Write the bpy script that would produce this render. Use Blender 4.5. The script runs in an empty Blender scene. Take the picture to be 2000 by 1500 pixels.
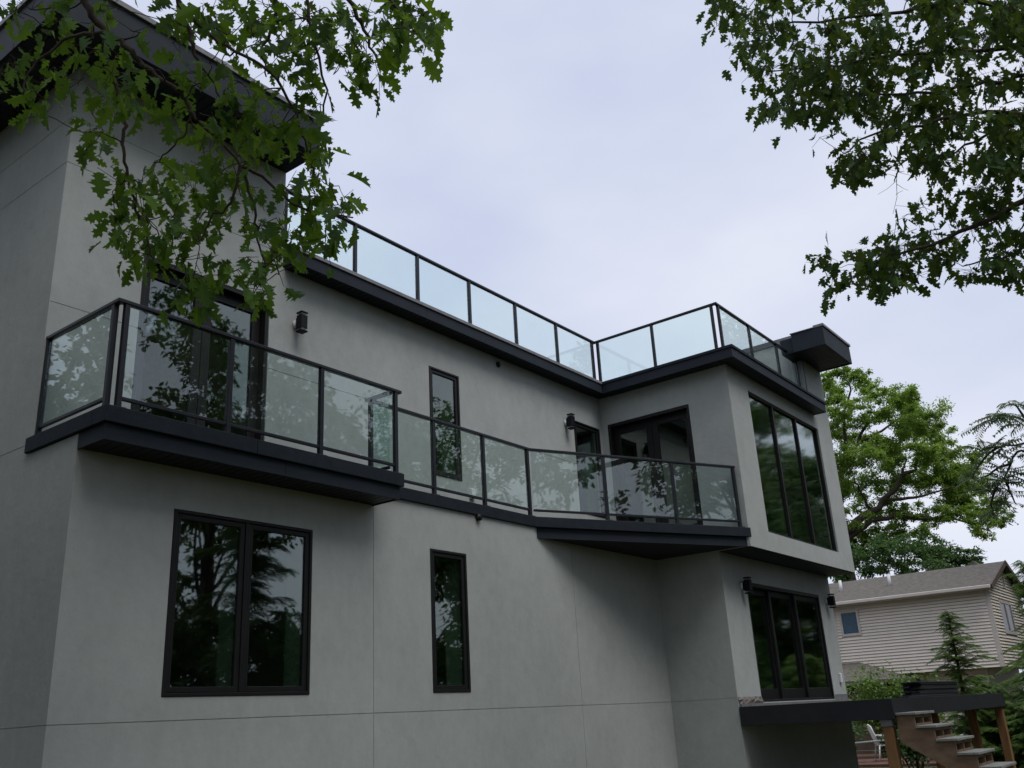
import bpy, bmesh, math, random
import numpy as np
from mathutils import Vector, Matrix, noise

random.seed(7)
RNG = np.random.default_rng(11)
S = bpy.context.scene
COL = S.collection

# ------------------------------------------------------------------ camera
CAM_POS = Vector((-4.096, -8.0, 1.6))
F_PX = 1825.6                                   # focal length for a 2000 px wide frame
RIGHT = Vector((0.612459, -0.788770, -0.052302))
DOWN = Vector((0.238294, 0.247304, -0.939179))
FWD = Vector((0.753730, 0.562745, 0.339423))
cam_data = bpy.data.cameras.new("camera")
cam = bpy.data.objects.new("camera", cam_data)
COL.objects.link(cam)
cam_data.sensor_fit = 'HORIZONTAL'
cam_data.sensor_width = 36.0
cam_data.lens = 36.0 * F_PX / 2000.0
cam_data.clip_start = 0.05
cam_data.clip_end = 2000.0
m3 = Matrix((RIGHT, -DOWN, -FWD)).transposed()
cam.matrix_world = Matrix.Translation(CAM_POS) @ m3.to_4x4()
S.camera = cam

def at(u, v, d):
    """a world point d metres in front of the place the photo was taken from"""
    return CAM_POS + RIGHT * ((u - 1000) / F_PX * d) + DOWN * ((v - 750) / F_PX * d) + FWD * d

# ------------------------------------------------------------------ world, sun, exposure
SUN_EL, SUN_AZ = math.radians(60), math.radians(193)     # azimuth clockwise from +Y
world = bpy.data.worlds.new("World")
S.world = world
world.use_nodes = True
wn = world.node_tree.nodes
wl = world.node_tree.links
wn.clear()
w_out = wn.new("ShaderNodeOutputWorld")
w_mix = wn.new("ShaderNodeMixShader")
w_bg1 = wn.new("ShaderNodeBackground")
w_bg2 = wn.new("ShaderNodeBackground")
w_sky = wn.new("ShaderNodeTexSky")
w_sky.sky_type = 'NISHITA'
w_sky.sun_disc = False
w_sky.sun_elevation = SUN_EL
w_sky.sun_rotation = SUN_AZ
w_bg1.inputs[1].default_value = 0.075
w_tc = wn.new("ShaderNodeTexCoord")
w_map = wn.new("ShaderNodeMapping")
w_map.inputs['Scale'].default_value = (1.0, 1.0, 2.2)
w_noise = wn.new("ShaderNodeTexNoise")
w_noise.inputs['Scale'].default_value = 2.3
w_noise.inputs['Detail'].default_value = 4.0
w_noise.inputs['Roughness'].default_value = 0.5
w_ramp = wn.new("ShaderNodeValToRGB")
w_ramp.color_ramp.elements[0].position = 0.30
w_ramp.color_ramp.elements[0].color = (0.61, 0.67, 0.85, 1)
w_ramp.color_ramp.elements[1].position = 0.72
w_ramp.color_ramp.elements[1].color = (0.84, 0.865, 0.97, 1)
w_bg2.inputs[1].default_value = 0.70
wl.new(w_sky.outputs[0], w_bg1.inputs[0])
wl.new(w_tc.outputs['Generated'], w_map.inputs[0])
wl.new(w_map.outputs[0], w_noise.inputs['Vector'])
wl.new(w_noise.outputs['Fac'], w_ramp.inputs[0])
wl.new(w_ramp.outputs[0], w_bg2.inputs[0])
w_mix.inputs[0].default_value = 0.93
wl.new(w_bg1.outputs[0], w_mix.inputs[1])
wl.new(w_bg2.outputs[0], w_mix.inputs[2])
wl.new(w_mix.outputs[0], w_out.inputs[0])

sun_d = bpy.data.lights.new("sun", 'SUN')
sun_d.energy = 1.5
sun_d.angle = math.radians(35)
sun_d.color = (1.0, 0.97, 0.92)
sun = bpy.data.objects.new("sun", sun_d)
COL.objects.link(sun)
to_sun = Vector((math.sin(SUN_AZ) * math.cos(SUN_EL), math.cos(SUN_AZ) * math.cos(SUN_EL), math.sin(SUN_EL)))
sun.rotation_euler = to_sun.to_track_quat('Z', 'Y').to_euler()
sun.location = (0, -20, 40)

S.view_settings.view_transform = 'Standard'
S.view_settings.look = 'None'
S.view_settings.exposure = 0.55
S.view_settings.gamma = 1.0
S.view_settings.use_curve_mapping = False
S.render.engine = 'CYCLES'
S.cycles.max_bounces = 10
S.cycles.transparent_max_bounces = 24
S.cycles.caustics_reflective = False
S.cycles.caustics_refractive = False

# ------------------------------------------------------------------ materials
MATS = {}
def new_mat(name):
    m = bpy.data.materials.new(name)
    m.use_nodes = True
    m.node_tree.nodes.clear()
    MATS[name] = m
    return m, m.node_tree.nodes, m.node_tree.links

def surf(name, c1, c2, rough=0.6, scale=6.0, detail=5.0, bump=0.0, bscale=60.0, spec=0.35, metal=0.0, stretch=(1, 1, 1), bdist=0.01, wear=None):
    """principled surface with two-tone noise, optional fine relief and worn patches"""
    m, n, l = new_mat(name)
    out = n.new("ShaderNodeOutputMaterial")
    p = n.new("ShaderNodeBsdfPrincipled")
    p.inputs['Roughness'].default_value = rough
    p.inputs['Specular IOR Level'].default_value = spec
    p.inputs['Metallic'].default_value = metal
    geo = n.new("ShaderNodeNewGeometry")
    mp = n.new("ShaderNodeMapping")
    mp.inputs['Scale'].default_value = stretch
    l.new(geo.outputs['Position'], mp.inputs[0])
    t = n.new("ShaderNodeTexNoise")
    t.inputs['Scale'].default_value = scale
    t.inputs['Detail'].default_value = detail
    t.inputs['Roughness'].default_value = 0.6
    l.new(mp.outputs[0], t.inputs['Vector'])
    r = n.new("ShaderNodeValToRGB")
    r.color_ramp.elements[0].position = 0.32
    r.color_ramp.elements[1].position = 0.68
    r.color_ramp.elements[0].color = (*c1, 1)
    r.color_ramp.elements[1].color = (*c2, 1)
    l.new(t.outputs['Fac'], r.inputs[0])
    col = r.outputs[0]
    if wear:
        t3 = n.new("ShaderNodeTexNoise")
        t3.inputs['Scale'].default_value = wear[1]
        t3.inputs['Detail'].default_value = 8
        t3.inputs['Roughness'].default_value = 0.7
        l.new(mp.outputs[0], t3.inputs['Vector'])
        r3 = n.new("ShaderNodeValToRGB")
        r3.color_ramp.elements[0].position = wear[2]
        r3.color_ramp.elements[1].position = wear[2] + 0.12
        l.new(t3.outputs['Fac'], r3.inputs[0])
        mx = n.new("ShaderNodeMixRGB")
        mx.inputs[2].default_value = (*wear[0], 1)
        ml = n.new("ShaderNodeMath"); ml.operation = 'MULTIPLY'; ml.inputs[1].default_value = wear[3]
        l.new(r3.outputs[0], ml.inputs[0])
        l.new(ml.outputs[0], mx.inputs[0])
        l.new(col, mx.inputs[1])
        col = mx.outputs[0]
    l.new(col, p.inputs['Base Color'])
    if bump:
        t2 = n.new("ShaderNodeTexNoise")
        t2.inputs['Scale'].default_value = bscale
        t2.inputs['Detail'].default_value = 6
        l.new(mp.outputs[0], t2.inputs['Vector'])
        b = n.new("ShaderNodeBump")
        b.inputs['Strength'].default_value = bump
        b.inputs['Distance'].default_value = bdist
        l.new(t2.outputs['Fac'], b.inputs['Height'])
        l.new(b.outputs[0], p.inputs['Normal'])
    l.new(p.outputs[0], out.inputs[0])
    return m

def stucco_mat():
    m, n, l = new_mat("stucco")
    out = n.new("ShaderNodeOutputMaterial")
    p = n.new("ShaderNodeBsdfPrincipled")
    p.inputs['Roughness'].default_value = 0.85
    p.inputs['Specular IOR Level'].default_value = 0.2
    geo = n.new("ShaderNodeNewGeometry")
    def nz(scale, detail, rough, sx=(1, 1, 1)):
        mp = n.new("ShaderNodeMapping"); mp.inputs['Scale'].default_value = sx
        l.new(geo.outputs['Position'], mp.inputs[0])
        t = n.new("ShaderNodeTexNoise")
        t.inputs['Scale'].default_value = scale; t.inputs['Detail'].default_value = detail
        t.inputs['Roughness'].default_value = rough
        l.new(mp.outputs[0], t.inputs['Vector'])
        return t
    big = nz(0.9, 6, 0.62)
    r = n.new("ShaderNodeValToRGB")
    r.color_ramp.elements[0].position = 0.30; r.color_ramp.elements[0].color = (0.338, 0.357, 0.346, 1)
    r.color_ramp.elements[1].position = 0.72; r.color_ramp.elements[1].color = (0.397, 0.417, 0.409, 1)
    l.new(big.outputs['Fac'], r.inputs[0])
    trowel = nz(6.5, 10, 0.74, (1.0, 1.0, 0.6))
    r2 = n.new("ShaderNodeValToRGB")
    r2.color_ramp.elements[0].position = 0.25; r2.color_ramp.elements[0].color = (0.88, 0.885, 0.88, 1)
    r2.color_ramp.elements[1].position = 0.75; r2.color_ramp.elements[1].color = (1.07, 1.07, 1.07, 1)
    l.new(trowel.outputs['Fac'], r2.inputs[0])
    mx = n.new("ShaderNodeMixRGB"); mx.blend_type = 'MULTIPLY'; mx.inputs[0].default_value = 1.0
    l.new(r.outputs[0], mx.inputs[1]); l.new(r2.outputs[0], mx.inputs[2])
    # small pale chips and dark specks, each with a shape of its own
    sp = nz(26, 3, 0.5)
    r3 = n.new("ShaderNodeValToRGB")
    r3.color_ramp.elements[0].position = 0.735; r3.color_ramp.elements[0].color = (0, 0, 0, 1)
    r3.color_ramp.elements[1].position = 0.76; r3.color_ramp.elements[1].color = (0.35, 0.35, 0.35, 1)
    l.new(sp.outputs['Fac'], r3.inputs[0])
    mx2 = n.new("ShaderNodeMixRGB"); mx2.inputs[2].default_value = (0.55, 0.56, 0.55, 1)
    l.new(r3.outputs[0], mx2.inputs[0]); l.new(mx.outputs[0], mx2.inputs[1])
    l.new(mx2.outputs[0], p.inputs['Base Color'])
    fine = nz(190, 4, 0.6)
    wave = nz(7, 5, 0.6)
    b1 = n.new("ShaderNodeBump"); b1.inputs['Strength'].default_value = 0.16; b1.inputs['Distance'].default_value = 0.03
    l.new(wave.outputs['Fac'], b1.inputs['Height'])
    b2 = n.new("ShaderNodeBump"); b2.inputs['Strength'].default_value = 0.45; b2.inputs['Distance'].default_value = 0.004
    l.new(fine.outputs['Fac'], b2.inputs['Height']); l.new(b1.outputs[0], b2.inputs['Normal'])
    l.new(b2.outputs[0], p.inputs['Normal'])
    l.new(p.outputs[0], out.inputs[0])
    return m

def glass_mat(name, tint, refl=1.0, base_refl=0.0, rough=0.0, wav=0.0, dust=0.0):
    """clear pane: tinted transparency with a mirror coat that grows towards grazing angles"""
    m, n, l = new_mat(name)
    out = n.new("ShaderNodeOutputMaterial")
    tr = n.new("ShaderNodeBsdfTransparent"); tr.inputs[0].default_value = (*tint, 1)
    gl = n.new("ShaderNodeBsdfGlossy"); gl.inputs['Roughness'].default_value = rough
    gl.inputs[0].default_value = (0.92, 0.97, 0.96, 1)
    lw = n.new("ShaderNodeLayerWeight"); lw.inputs[0].default_value = 0.5
    pw = n.new("ShaderNodeMath"); pw.operation = 'POWER'; pw.inputs[1].default_value = 5.0
    l.new(lw.outputs['Facing'], pw.inputs[0])
    ma = n.new("ShaderNodeMath"); ma.operation = 'MULTIPLY_ADD'
    ma.inputs[1].default_value = refl; ma.inputs[2].default_value = base_refl; ma.use_clamp = True
    l.new(pw.outputs[0], ma.inputs[0])
    if wav:
        geo = n.new("ShaderNodeNewGeometry")
        t = n.new("ShaderNodeTexNoise"); t.inputs['Scale'].default_value = 1.6; t.inputs['Detail'].default_value = 1.0
        l.new(geo.outputs['Position'], t.inputs['Vector'])
        b = n.new("ShaderNodeBump"); b.inputs['Strength'].default_value = wav; b.inputs['Distance'].default_value = 0.02
        l.new(t.outputs['Fac'], b.inputs['Height']); l.new(b.outputs[0], gl.inputs['Normal'])
    mx = n.new("ShaderNodeMixShader")
    l.new(ma.outputs[0], mx.inputs[0]); l.new(tr.outputs[0], mx.inputs[1]); l.new(gl.outputs[0], mx.inputs[2])
    last = mx.outputs[0]
    if dust:
        geo2 = n.new("ShaderNodeNewGeometry")
        df = n.new("ShaderNodeBsdfDiffuse"); df.inputs[0].default_value = (0.55, 0.57, 0.57, 1)
        f = None
        for sc, lo, hi, amt in ((2.2, 0.35, 0.75, dust), (38.0, 0.70, 0.74, dust * 2.5)):
            t = n.new("ShaderNodeTexNoise"); t.inputs['Scale'].default_value = sc; t.inputs['Detail'].default_value = 5.0
            l.new(geo2.outputs['Position'], t.inputs['Vector'])
            mr = n.new("ShaderNodeMapRange"); mr.inputs['From Min'].default_value = lo; mr.inputs['From Max'].default_value = hi
            mr.inputs['To Min'].default_value = 0.0; mr.inputs['To Max'].default_value = amt
            l.new(t.outputs['Fac'], mr.inputs['Value'])
            if f is None:
                f = mr.outputs[0]
            else:
                ad = n.new("ShaderNodeMath"); ad.operation = 'ADD'
                l.new(f, ad.inputs[0]); l.new(mr.outputs[0], ad.inputs[1]); f = ad.outputs[0]
        mx2 = n.new("ShaderNodeMixShader")
        l.new(f, mx2.inputs[0]); l.new(last, mx2.inputs[1]); l.new(df.outputs[0], mx2.inputs[2])
        last = mx2.outputs[0]
    l.new(last, out.inputs[0])
    return m

def leaf_mat(name, cols, trans=(0.16, 0.28, 0.03), tfac=0.35, rough=0.45, spec=0.4):
    m, n, l = new_mat(name)
    out = n.new("ShaderNodeOutputMaterial")
    p = n.new("ShaderNodeBsdfPrincipled"); p.inputs['Roughness'].default_value = rough
    p.inputs['Specular IOR Level'].default_value = spec
    geo = n.new("ShaderNodeNewGeometry")
    oi = n.new("ShaderNodeObjectInfo")
    ad = n.new("ShaderNodeMath"); ad.operation = 'ADD'
    fr = n.new("ShaderNodeMath"); fr.operation = 'FRACT'
    l.new(geo.outputs['Random Per Island'], ad.inputs[0]); l.new(oi.outputs['Random'], ad.inputs[1])
    l.new(ad.outputs[0], fr.inputs[0])
    r = n.new("ShaderNodeValToRGB")
    els = r.color_ramp.elements
    while len(els) < len(cols):
        els.new(0.5)
    for i, c in enumerate(cols):
        els[i].position = i / (len(cols) - 1); els[i].color = (*c, 1)
    l.new(fr.outputs[0], r.inputs[0])
    l.new(r.outputs[0], p.inputs['Base Color'])
    tl = n.new("ShaderNodeBsdfTranslucent")
    hm = n.new("ShaderNodeMixRGB"); hm.inputs[0].default_value = 0.6; hm.inputs[2].default_value = (*trans, 1)
    l.new(r.outputs[0], hm.inputs[1]); l.new(hm.outputs[0], tl.inputs[0])
    mx = n.new("ShaderNodeMixShader"); mx.inputs[0].default_value = tfac
    l.new(p.outputs[0], mx.inputs[1]); l.new(tl.outputs[0], mx.inputs[2])
    l.new(mx.outputs[0], out.inputs[0])
    return m

M_STUCCO = stucco_mat()
M_TRIM = surf("charcoal_metal_trim", (0.017, 0.0225, 0.031), (0.023, 0.0285, 0.038), rough=0.55, scale=3, bump=0.05, bscale=120, spec=0.15)
M_CAP = surf("charcoal_coated_cap", (0.012, 0.0165, 0.0235), (0.018, 0.0235, 0.032), rough=0.65, scale=9, bump=0.25, bscale=45, spec=0.15, wear=((0.058, 0.062, 0.072), 11, 0.62, 0.5))
M_SOFFIT = surf("dark_soffit_vinyl", (0.009, 0.0105, 0.014), (0.013, 0.015, 0.019), rough=0.5, scale=5, spec=0.25)
M_FRAME = surf("dark_bronze_frame", (0.009, 0.009, 0.010), (0.014, 0.0135, 0.014), rough=0.42, scale=5, spec=0.25)
M_RAIL = surf("black_powder_coat", (0.009, 0.011, 0.016), (0.014, 0.016, 0.022), rough=0.35, scale=12, spec=0.35)
M_FLASH = surf("grey_flashing", (0.13, 0.13, 0.14), (0.2, 0.2, 0.21), rough=0.45, scale=9, spec=0.4)
M_PALE = surf("pale_base_coat", (0.50, 0.51, 0.49), (0.60, 0.60, 0.58), rough=0.9, scale=5, bump=0.2, bscale=50)
M_PLASTER = surf("interior_drywall", (0.42, 0.42, 0.40), (0.5, 0.5, 0.48), rough=0.9, scale=1.2)
M_FLOORIN = surf("interior_floor_wood", (0.12, 0.10, 0.08), (0.16, 0.13, 0.1), rough=0.6, scale=3)
M_LINER = surf("jamb_liner_paint", (0.5, 0.55, 0.52), (0.58, 0.62, 0.6), rough=0.6, scale=4)
M_PANE = glass_mat("window_glass", (0.60, 0.70, 0.62), refl=0.9, base_refl=0.12, wav=0.04, rough=0.018)
M_PANE_G = glass_mat("tinted_window_glass", (0.42, 0.56, 0.44), refl=0.9, base_refl=0.30, wav=0.05, rough=0.05)
M_RGLASS = glass_mat("railing_glass", (0.91, 0.968, 0.955), refl=0.85, base_refl=0.07, dust=0.015)
M_RGLASS_E = surf("glass_edge_green", (0.03, 0.13, 0.11), (0.05, 0.17, 0.14), rough=0.15, spec=0.6)
M_WHITE = surf("white_plastic", (0.62, 0.63, 0.64), (0.72, 0.73, 0.74), rough=0.5, scale=8)
M_LAMP = surf("black_lamp_metal", (0.006, 0.007, 0.010), (0.010, 0.011, 0.015), rough=0.5, spec=0.15, scale=20)
M_LGLASS = glass_mat("lamp_clear_acrylic", (0.85, 0.88, 0.88), refl=0.9, base_refl=0.06)
M_WOOD = surf("treated_lumber", (0.135, 0.068, 0.026), (0.24, 0.13, 0.055), rough=0.75, scale=5, stretch=(3, 3, 0.35), bump=0.2, bscale=40, wear=((0.07, 0.04, 0.02), 7, 0.66, 0.6))
M_STAIR = surf("weathered_stair_wood", (0.13, 0.085, 0.055), (0.205, 0.14, 0.095), rough=0.8, scale=6, stretch=(2, 1, 2), bump=0.2, bscale=40, wear=((0.3, 0.27, 0.23), 14, 0.64, 0.5))
M_TREAD = surf("grey_tread_board", (0.15, 0.16, 0.145), (0.24, 0.25, 0.23), rough=0.8, scale=8, stretch=(0.6, 4, 4), bump=0.15, bscale=60)
M_DECKF = surf("charcoal_deck_fascia", (0.013, 0.0155, 0.0195), (0.020, 0.0225, 0.027), rough=0.65, spec=0.25, scale=4, bump=0.1, bscale=60)
M_BOARD = surf("black_composite_board", (0.012, 0.013, 0.016), (0.022, 0.023, 0.028), rough=0.5, scale=9, bump=0.1, bscale=80)
M_SIDING = surf("beige_vinyl_siding", (0.695, 0.625, 0.54), (0.755, 0.685, 0.60), rough=0.6, scale=2.2, bump=0.05, bscale=90)
M_SIDTRIM = surf("beige_trim", (0.52, 0.47, 0.43), (0.6, 0.54, 0.5), rough=0.55, scale=4)
M_SHINGLE = surf("brown_asphalt_shingle", (0.085, 0.076, 0.068), (0.15, 0.136, 0.122), rough=0.95, scale=7, bump=0.5, bscale=30, bdist=0.02, stretch=(1, 1, 2.5))
M_BROWN = surf("brown_wall_paint", (0.085, 0.062, 0.046), (0.115, 0.085, 0.065), rough=0.8, scale=3)
M_BLUEGL = surf("patterned_blue_privacy_glass", (0.035, 0.075, 0.12), (0.07, 0.13, 0.185), rough=0.2, scale=22, spec=0.6)
M_DARKGL = surf("dark_far_glass", (0.010, 0.016, 0.014), (0.024, 0.034, 0.028), rough=0.25, scale=3, spec=0.2)
M_BARK = surf("oak_bark", (0.035, 0.027, 0.02), (0.075, 0.06, 0.048), rough=0.95, scale=14, bump=0.6, bscale=24, stretch=(1, 1, 0.4))
M_TWIG = surf("twig_bark", (0.03, 0.022, 0.015), (0.06, 0.045, 0.03), rough=0.9, scale=20)
M_GROUND = surf("lawn_and_soil", (0.045, 0.055, 0.02), (0.09, 0.085, 0.045), rough=1.0, scale=1.5, bump=0.4, bscale=12, bdist=0.05)
M_PATIO = surf("red_brown_decking", (0.10, 0.05, 0.038), (0.15, 0.08, 0.06), rough=0.8, scale=4)
M_GALV = surf("galvanised_tube", (0.42, 0.43, 0.43), (0.52, 0.53, 0.53), rough=0.45, scale=6, metal=0.3)
M_TORN = surf("torn_membrane", (0.06, 0.05, 0.045), (0.24, 0.22, 0.20), rough=0.7, scale=16, bump=0.5, bscale=20)
M_CUSH = surf("black_bag_fabric", (0.012, 0.012, 0.014), (0.022, 0.022, 0.026), rough=0.9, scale=14)

L_OAK = leaf_mat("oak_leaf_green", [(0.018, 0.048, 0.016), (0.038, 0.09, 0.02), (0.065, 0.135, 0.024), (0.115, 0.195, 0.028)], trans=(0.22, 0.36, 0.02), tfac=0.42, rough=0.6, spec=0.14)
L_OAK2 = leaf_mat("dark_oak_leaf_green", [(0.022, 0.05, 0.022), (0.034, 0.07, 0.024), (0.045, 0.088, 0.024), (0.065, 0.105, 0.02)], trans=(0.16, 0.23, 0.02), tfac=0.30, rough=0.7, spec=0.08)
L_SUMAC = leaf_mat("compound_leaf_green", [(0.05, 0.09, 0.04), (0.075, 0.125, 0.055), (0.10, 0.125, 0.06)], trans=(0.18, 0.26, 0.08), tfac=0.35)
L_BG = leaf_mat("bright_leaf_green", [(0.085, 0.15, 0.03), (0.15, 0.24, 0.045), (0.23, 0.33, 0.06), (0.18, 0.26, 0.055)], trans=(0.32, 0.52, 0.05), tfac=0.45, rough=0.6)
L_BG2 = leaf_mat("deep_leaf_green", [(0.035, 0.085, 0.025), (0.05, 0.11, 0.028), (0.07, 0.14, 0.035)], trans=(0.13, 0.25, 0.05), tfac=0.35, rough=0.6)
L_DARK = leaf_mat("shade_leaf_green", [(0.03, 0.06, 0.018), (0.045, 0.085, 0.02), (0.06, 0.10, 0.025)], trans=(0.12, 0.2, 0.03), tfac=0.3, rough=0.55)
L_HEM = leaf_mat("hemlock_needle_green", [(0.06, 0.115, 0.03), (0.10, 0.175, 0.04), (0.16, 0.24, 0.06)], trans=(0.24, 0.38, 0.07), tfac=0.42, rough=0.55)
L_SHRUB = leaf_mat("shrub_leaf_green", [(0.06, 0.12, 0.025), (0.09, 0.17, 0.03), (0.15, 0.24, 0.05)], trans=(0.25, 0.4, 0.06), tfac=0.35, rough=0.4)

# ------------------------------------------------------------------ object helpers
def link(o, parent=None):
    COL.objects.link(o)
    if parent is not None:
        o.parent = parent
        o.matrix_parent_inverse = parent.matrix_world.inverted() if parent.type != 'EMPTY' else Matrix.Translation(-parent.location)
    return o

def thing(name, label, cat, loc=(0, 0, 0), group=None):
    e = bpy.data.objects.new(name, None)
    e.location = loc
    e.empty_display_size = 0.3
    COL.objects.link(e)
    e['label'] = label; e['category'] = cat
    if group: e['group'] = group
    return e

def tag(o, label, cat, group=None):
    o['label'] = label; o['category'] = cat
    if group: o['group'] = group
    return o

def mesh_obj(name, verts, faces, mat, parent=None, smooth=False):
    me = bpy.data.meshes.new(name)
    me.from_pydata([tuple(v) for v in verts], [], faces)
    me.materials.append(mat)
    if smooth:
        me.polygons.foreach_set("use_smooth", [True] * len(me.polygons))
    me.update()
    return link(bpy.data.objects.new(name, me), parent)

def boxes_obj(name, boxes, mat, parent=None, bevel=0.0):
    bm = bmesh.new()
    for (x0, x1, y0, y1, z0, z1) in boxes:
        vs = [bm.verts.new(p) for p in ((x0, y0, z0), (x1, y0, z0), (x1, y1, z0), (x0, y1, z0),
                                        (x0, y0, z1), (x1, y0, z1), (x1, y1, z1), (x0, y1, z1))]
        for f in ((3, 2, 1, 0), (4, 5, 6, 7), (0, 1, 5, 4), (1, 2, 6, 5), (2, 3, 7, 6), (3, 0, 4, 7)):
            bm.faces.new([vs[i] for i in f])
    if bevel:
        bmesh.ops.bevel(bm, geom=list(bm.edges), offset=bevel, segments=1, affect='EDGES', profile=0.5)
    me = bpy.data.meshes.new(name)
    bm.to_mesh(me); bm.free()
    me.materials.append(mat)
    return link(bpy.data.objects.new(name, me), parent)

def prism_obj(name, poly, z0, z1, mat, parent=None, bevel=0.0):
    """upright prism over a counter-clockwise xy polygon"""
    bm = bmesh.new()
    lo = [bm.verts.new((x, y, z0)) for x, y in poly]
    hi = [bm.verts.new((x, y, z1)) for x, y in poly]
    k = len(poly)
    bm.faces.new(lo[::-1]); bm.faces.new(hi)
    for i in range(k):
        bm.faces.new((lo[i], lo[(i + 1) % k], hi[(i + 1) % k], hi[i]))
    bmesh.ops.recalc_face_normals(bm, faces=bm.faces)
    if bevel:
        bmesh.ops.bevel(bm, geom=list(bm.edges), offset=bevel, segments=1, affect='EDGES', profile=0.5)
    me = bpy.data.meshes.new(name)
    bm.to_mesh(me); bm.free()
    me.materials.append(mat)
    return link(bpy.data.objects.new(name, me), parent)

def bar(p, q, w, h, up=Vector((0, 0, 1))):
    """eight corners and faces of a straight bar from p to q, w wide and h high"""
    p, q = Vector(p), Vector(q)
    d = (q - p).normalized()
    s = d.cross(up).normalized() * (w / 2)
    t = s.cross(d).normalized() * (h / 2)
    v = [p - s - t, p + s - t, p + s + t, p - s + t, q - s - t, q + s - t, q + s + t, q - s + t]
    f = [(0, 1, 2, 3), (7, 6, 5, 4), (0, 4, 5, 1), (1, 5, 6, 2), (2, 6, 7, 3), (3, 7, 4, 0)]
    return v, f

def bars_obj(name, bars, mat, parent=None, bevel=0.0):
    bm = bmesh.new()
    for b in bars:
        v, f = bar(*b)
        vs = [bm.verts.new(x) for x in v]
        for q in f: bm.faces.new([vs[i] for i in q])
    bmesh.ops.recalc_face_normals(bm, faces=bm.faces)
    if bevel:
        bmesh.ops.bevel(bm, geom=list(bm.edges), offset=bevel, segments=2, affect='EDGES', profile=0.5)
    me = bpy.data.meshes.new(name)
    bm.to_mesh(me); bm.free()
    me.materials.append(mat)
    return link(bpy.data.objects.new(name, me), parent)

def tube_data(pts, radii, n=7):
    pts = [Vector(p) for p in pts]
    V, F = [], []
    prev = None
    for i, p in enumerate(pts):
        d = (pts[min(i + 1, len(pts) - 1)] - pts[max(i - 1, 0)]).normalized()
        a = d.orthogonal().normalized() if prev is None else (prev - d * prev.dot(d)).normalized()
        prev = a
        b = d.cross(a)
        for k in range(n):
            t = 2 * math.pi * k / n
            V.append(p + (a * math.cos(t) + b * math.sin(t)) * radii[i])
    for i in range(len(pts) - 1):
        for k in range(n):
            k2 = (k + 1) % n
            F.append((i * n + k, i * n + k2, (i + 1) * n + k2, (i + 1) * n + k))
    F.append(tuple(range(n - 1, -1, -1)))
    F.append(tuple((len(pts) - 1) * n + k for k in range(n)))
    return V, F

def tubes_obj(name, tubes, mat, parent=None, n=7):
    V, F = [], []
    for pts, radii in tubes:
        v, f = tube_data(pts, radii, n)
        o = len(V)
        V += v; F += [tuple(i + o for i in q) for q in f]
    return mesh_obj(name, V, F, mat, parent, smooth=True)

def smooth_path(pts, sub=4, wob=0.0):
    """Catmull-Rom through the points with a little wander"""
    pts = [Vector(p) for p in pts]
    out = []
    for i in range(len(pts) - 1):
        p0 = pts[max(i - 1, 0)]; p1 = pts[i]; p2 = pts[i + 1]; p3 = pts[min(i + 2, len(pts) - 1)]
        for k in range(sub):
            t = k / sub
            q = 0.5 * ((2 * p1) + (p2 - p0) * t + (2 * p0 - 5 * p1 + 4 * p2 - p3) * t * t + (3 * p1 - p0 - 3 * p2 + p3) * t ** 3)
            if wob and (i or k):
                q = q + Vector((random.gauss(0, wob), random.gauss(0, wob), random.gauss(0, wob)))
            out.append(q)
    out.append(pts[-1])
    return out

# ------------------------------------------------------------------ ground
g = mesh_obj("ground", [(-250, -250, 0), (450, -250, 0), (450, 450, 0), (-250, 450, 0)], [(0, 1, 2, 3)], M_GROUND)
g['kind'] = 'structure'

# ================================================================== the modern house
house = thing("modern_house", "grey stucco modern house with charcoal trim, flat roofs and glass railed balconies", "house", (5, 0, 0))

def solid_grid(plane, front, depth, a0, a1, z0, z1, holes):
    """a wall slab with rectangular openings as one clean skin. plane 'y': a runs along x, depth goes to +y; plane 'x': a runs along y, depth to +x"""
    A = sorted({a0, a1, *[h[0] for h in holes if a0 < h[0] < a1], *[h[1] for h in holes if a0 < h[1] < a1]})
    Z = sorted({z0, z1, *[h[2] for h in holes if z0 < h[2] < z1], *[h[3] for h in holes if z0 < h[3] < z1]})
    def solid(i, j):
        if i < 0 or j < 0 or i >= len(A) - 1 or j >= len(Z) - 1: return False
        ca, cz = (A[i] + A[i + 1]) / 2, (Z[j] + Z[j + 1]) / 2
        return not any(h[0] < ca < h[1] and h[2] < cz < h[3] for h in holes)
    def W(a, n, z):
        return (a, front + n, z) if plane == 'y' else (front + n, a, z)
    V, F = [], []
    def quad(*c):
        o = len(V); V.extend(W(*p) for p in c); F.append((o, o + 1, o + 2, o + 3))
    for i in range(len(A) - 1):
        for j in range(len(Z) - 1):
            if not solid(i, j): continue
            p, q, r, s = A[i], A[i + 1], Z[j], Z[j + 1]
            quad((p, 0, r), (q, 0, r), (q, 0, s), (p, 0, s))
            quad((q, depth, r), (p, depth, r), (p, depth, s), (q, depth, s))
            if not solid(i - 1, j): quad((p, depth, r), (p, 0, r), (p, 0, s), (p, depth, s))
            if not solid(i + 1, j): quad((q, 0, r), (q, depth, r), (q, depth, s), (q, 0, s))
            if not solid(i, j - 1): quad((p, depth, r), (q, depth, r), (q, 0, r), (p, 0, r))
            if not solid(i, j + 1): quad((p, 0, s), (q, 0, s), (q, depth, s), (p, depth, s))
    if plane == 'x':
        F = [f[::-1] for f in F]
    return V, F

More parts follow.
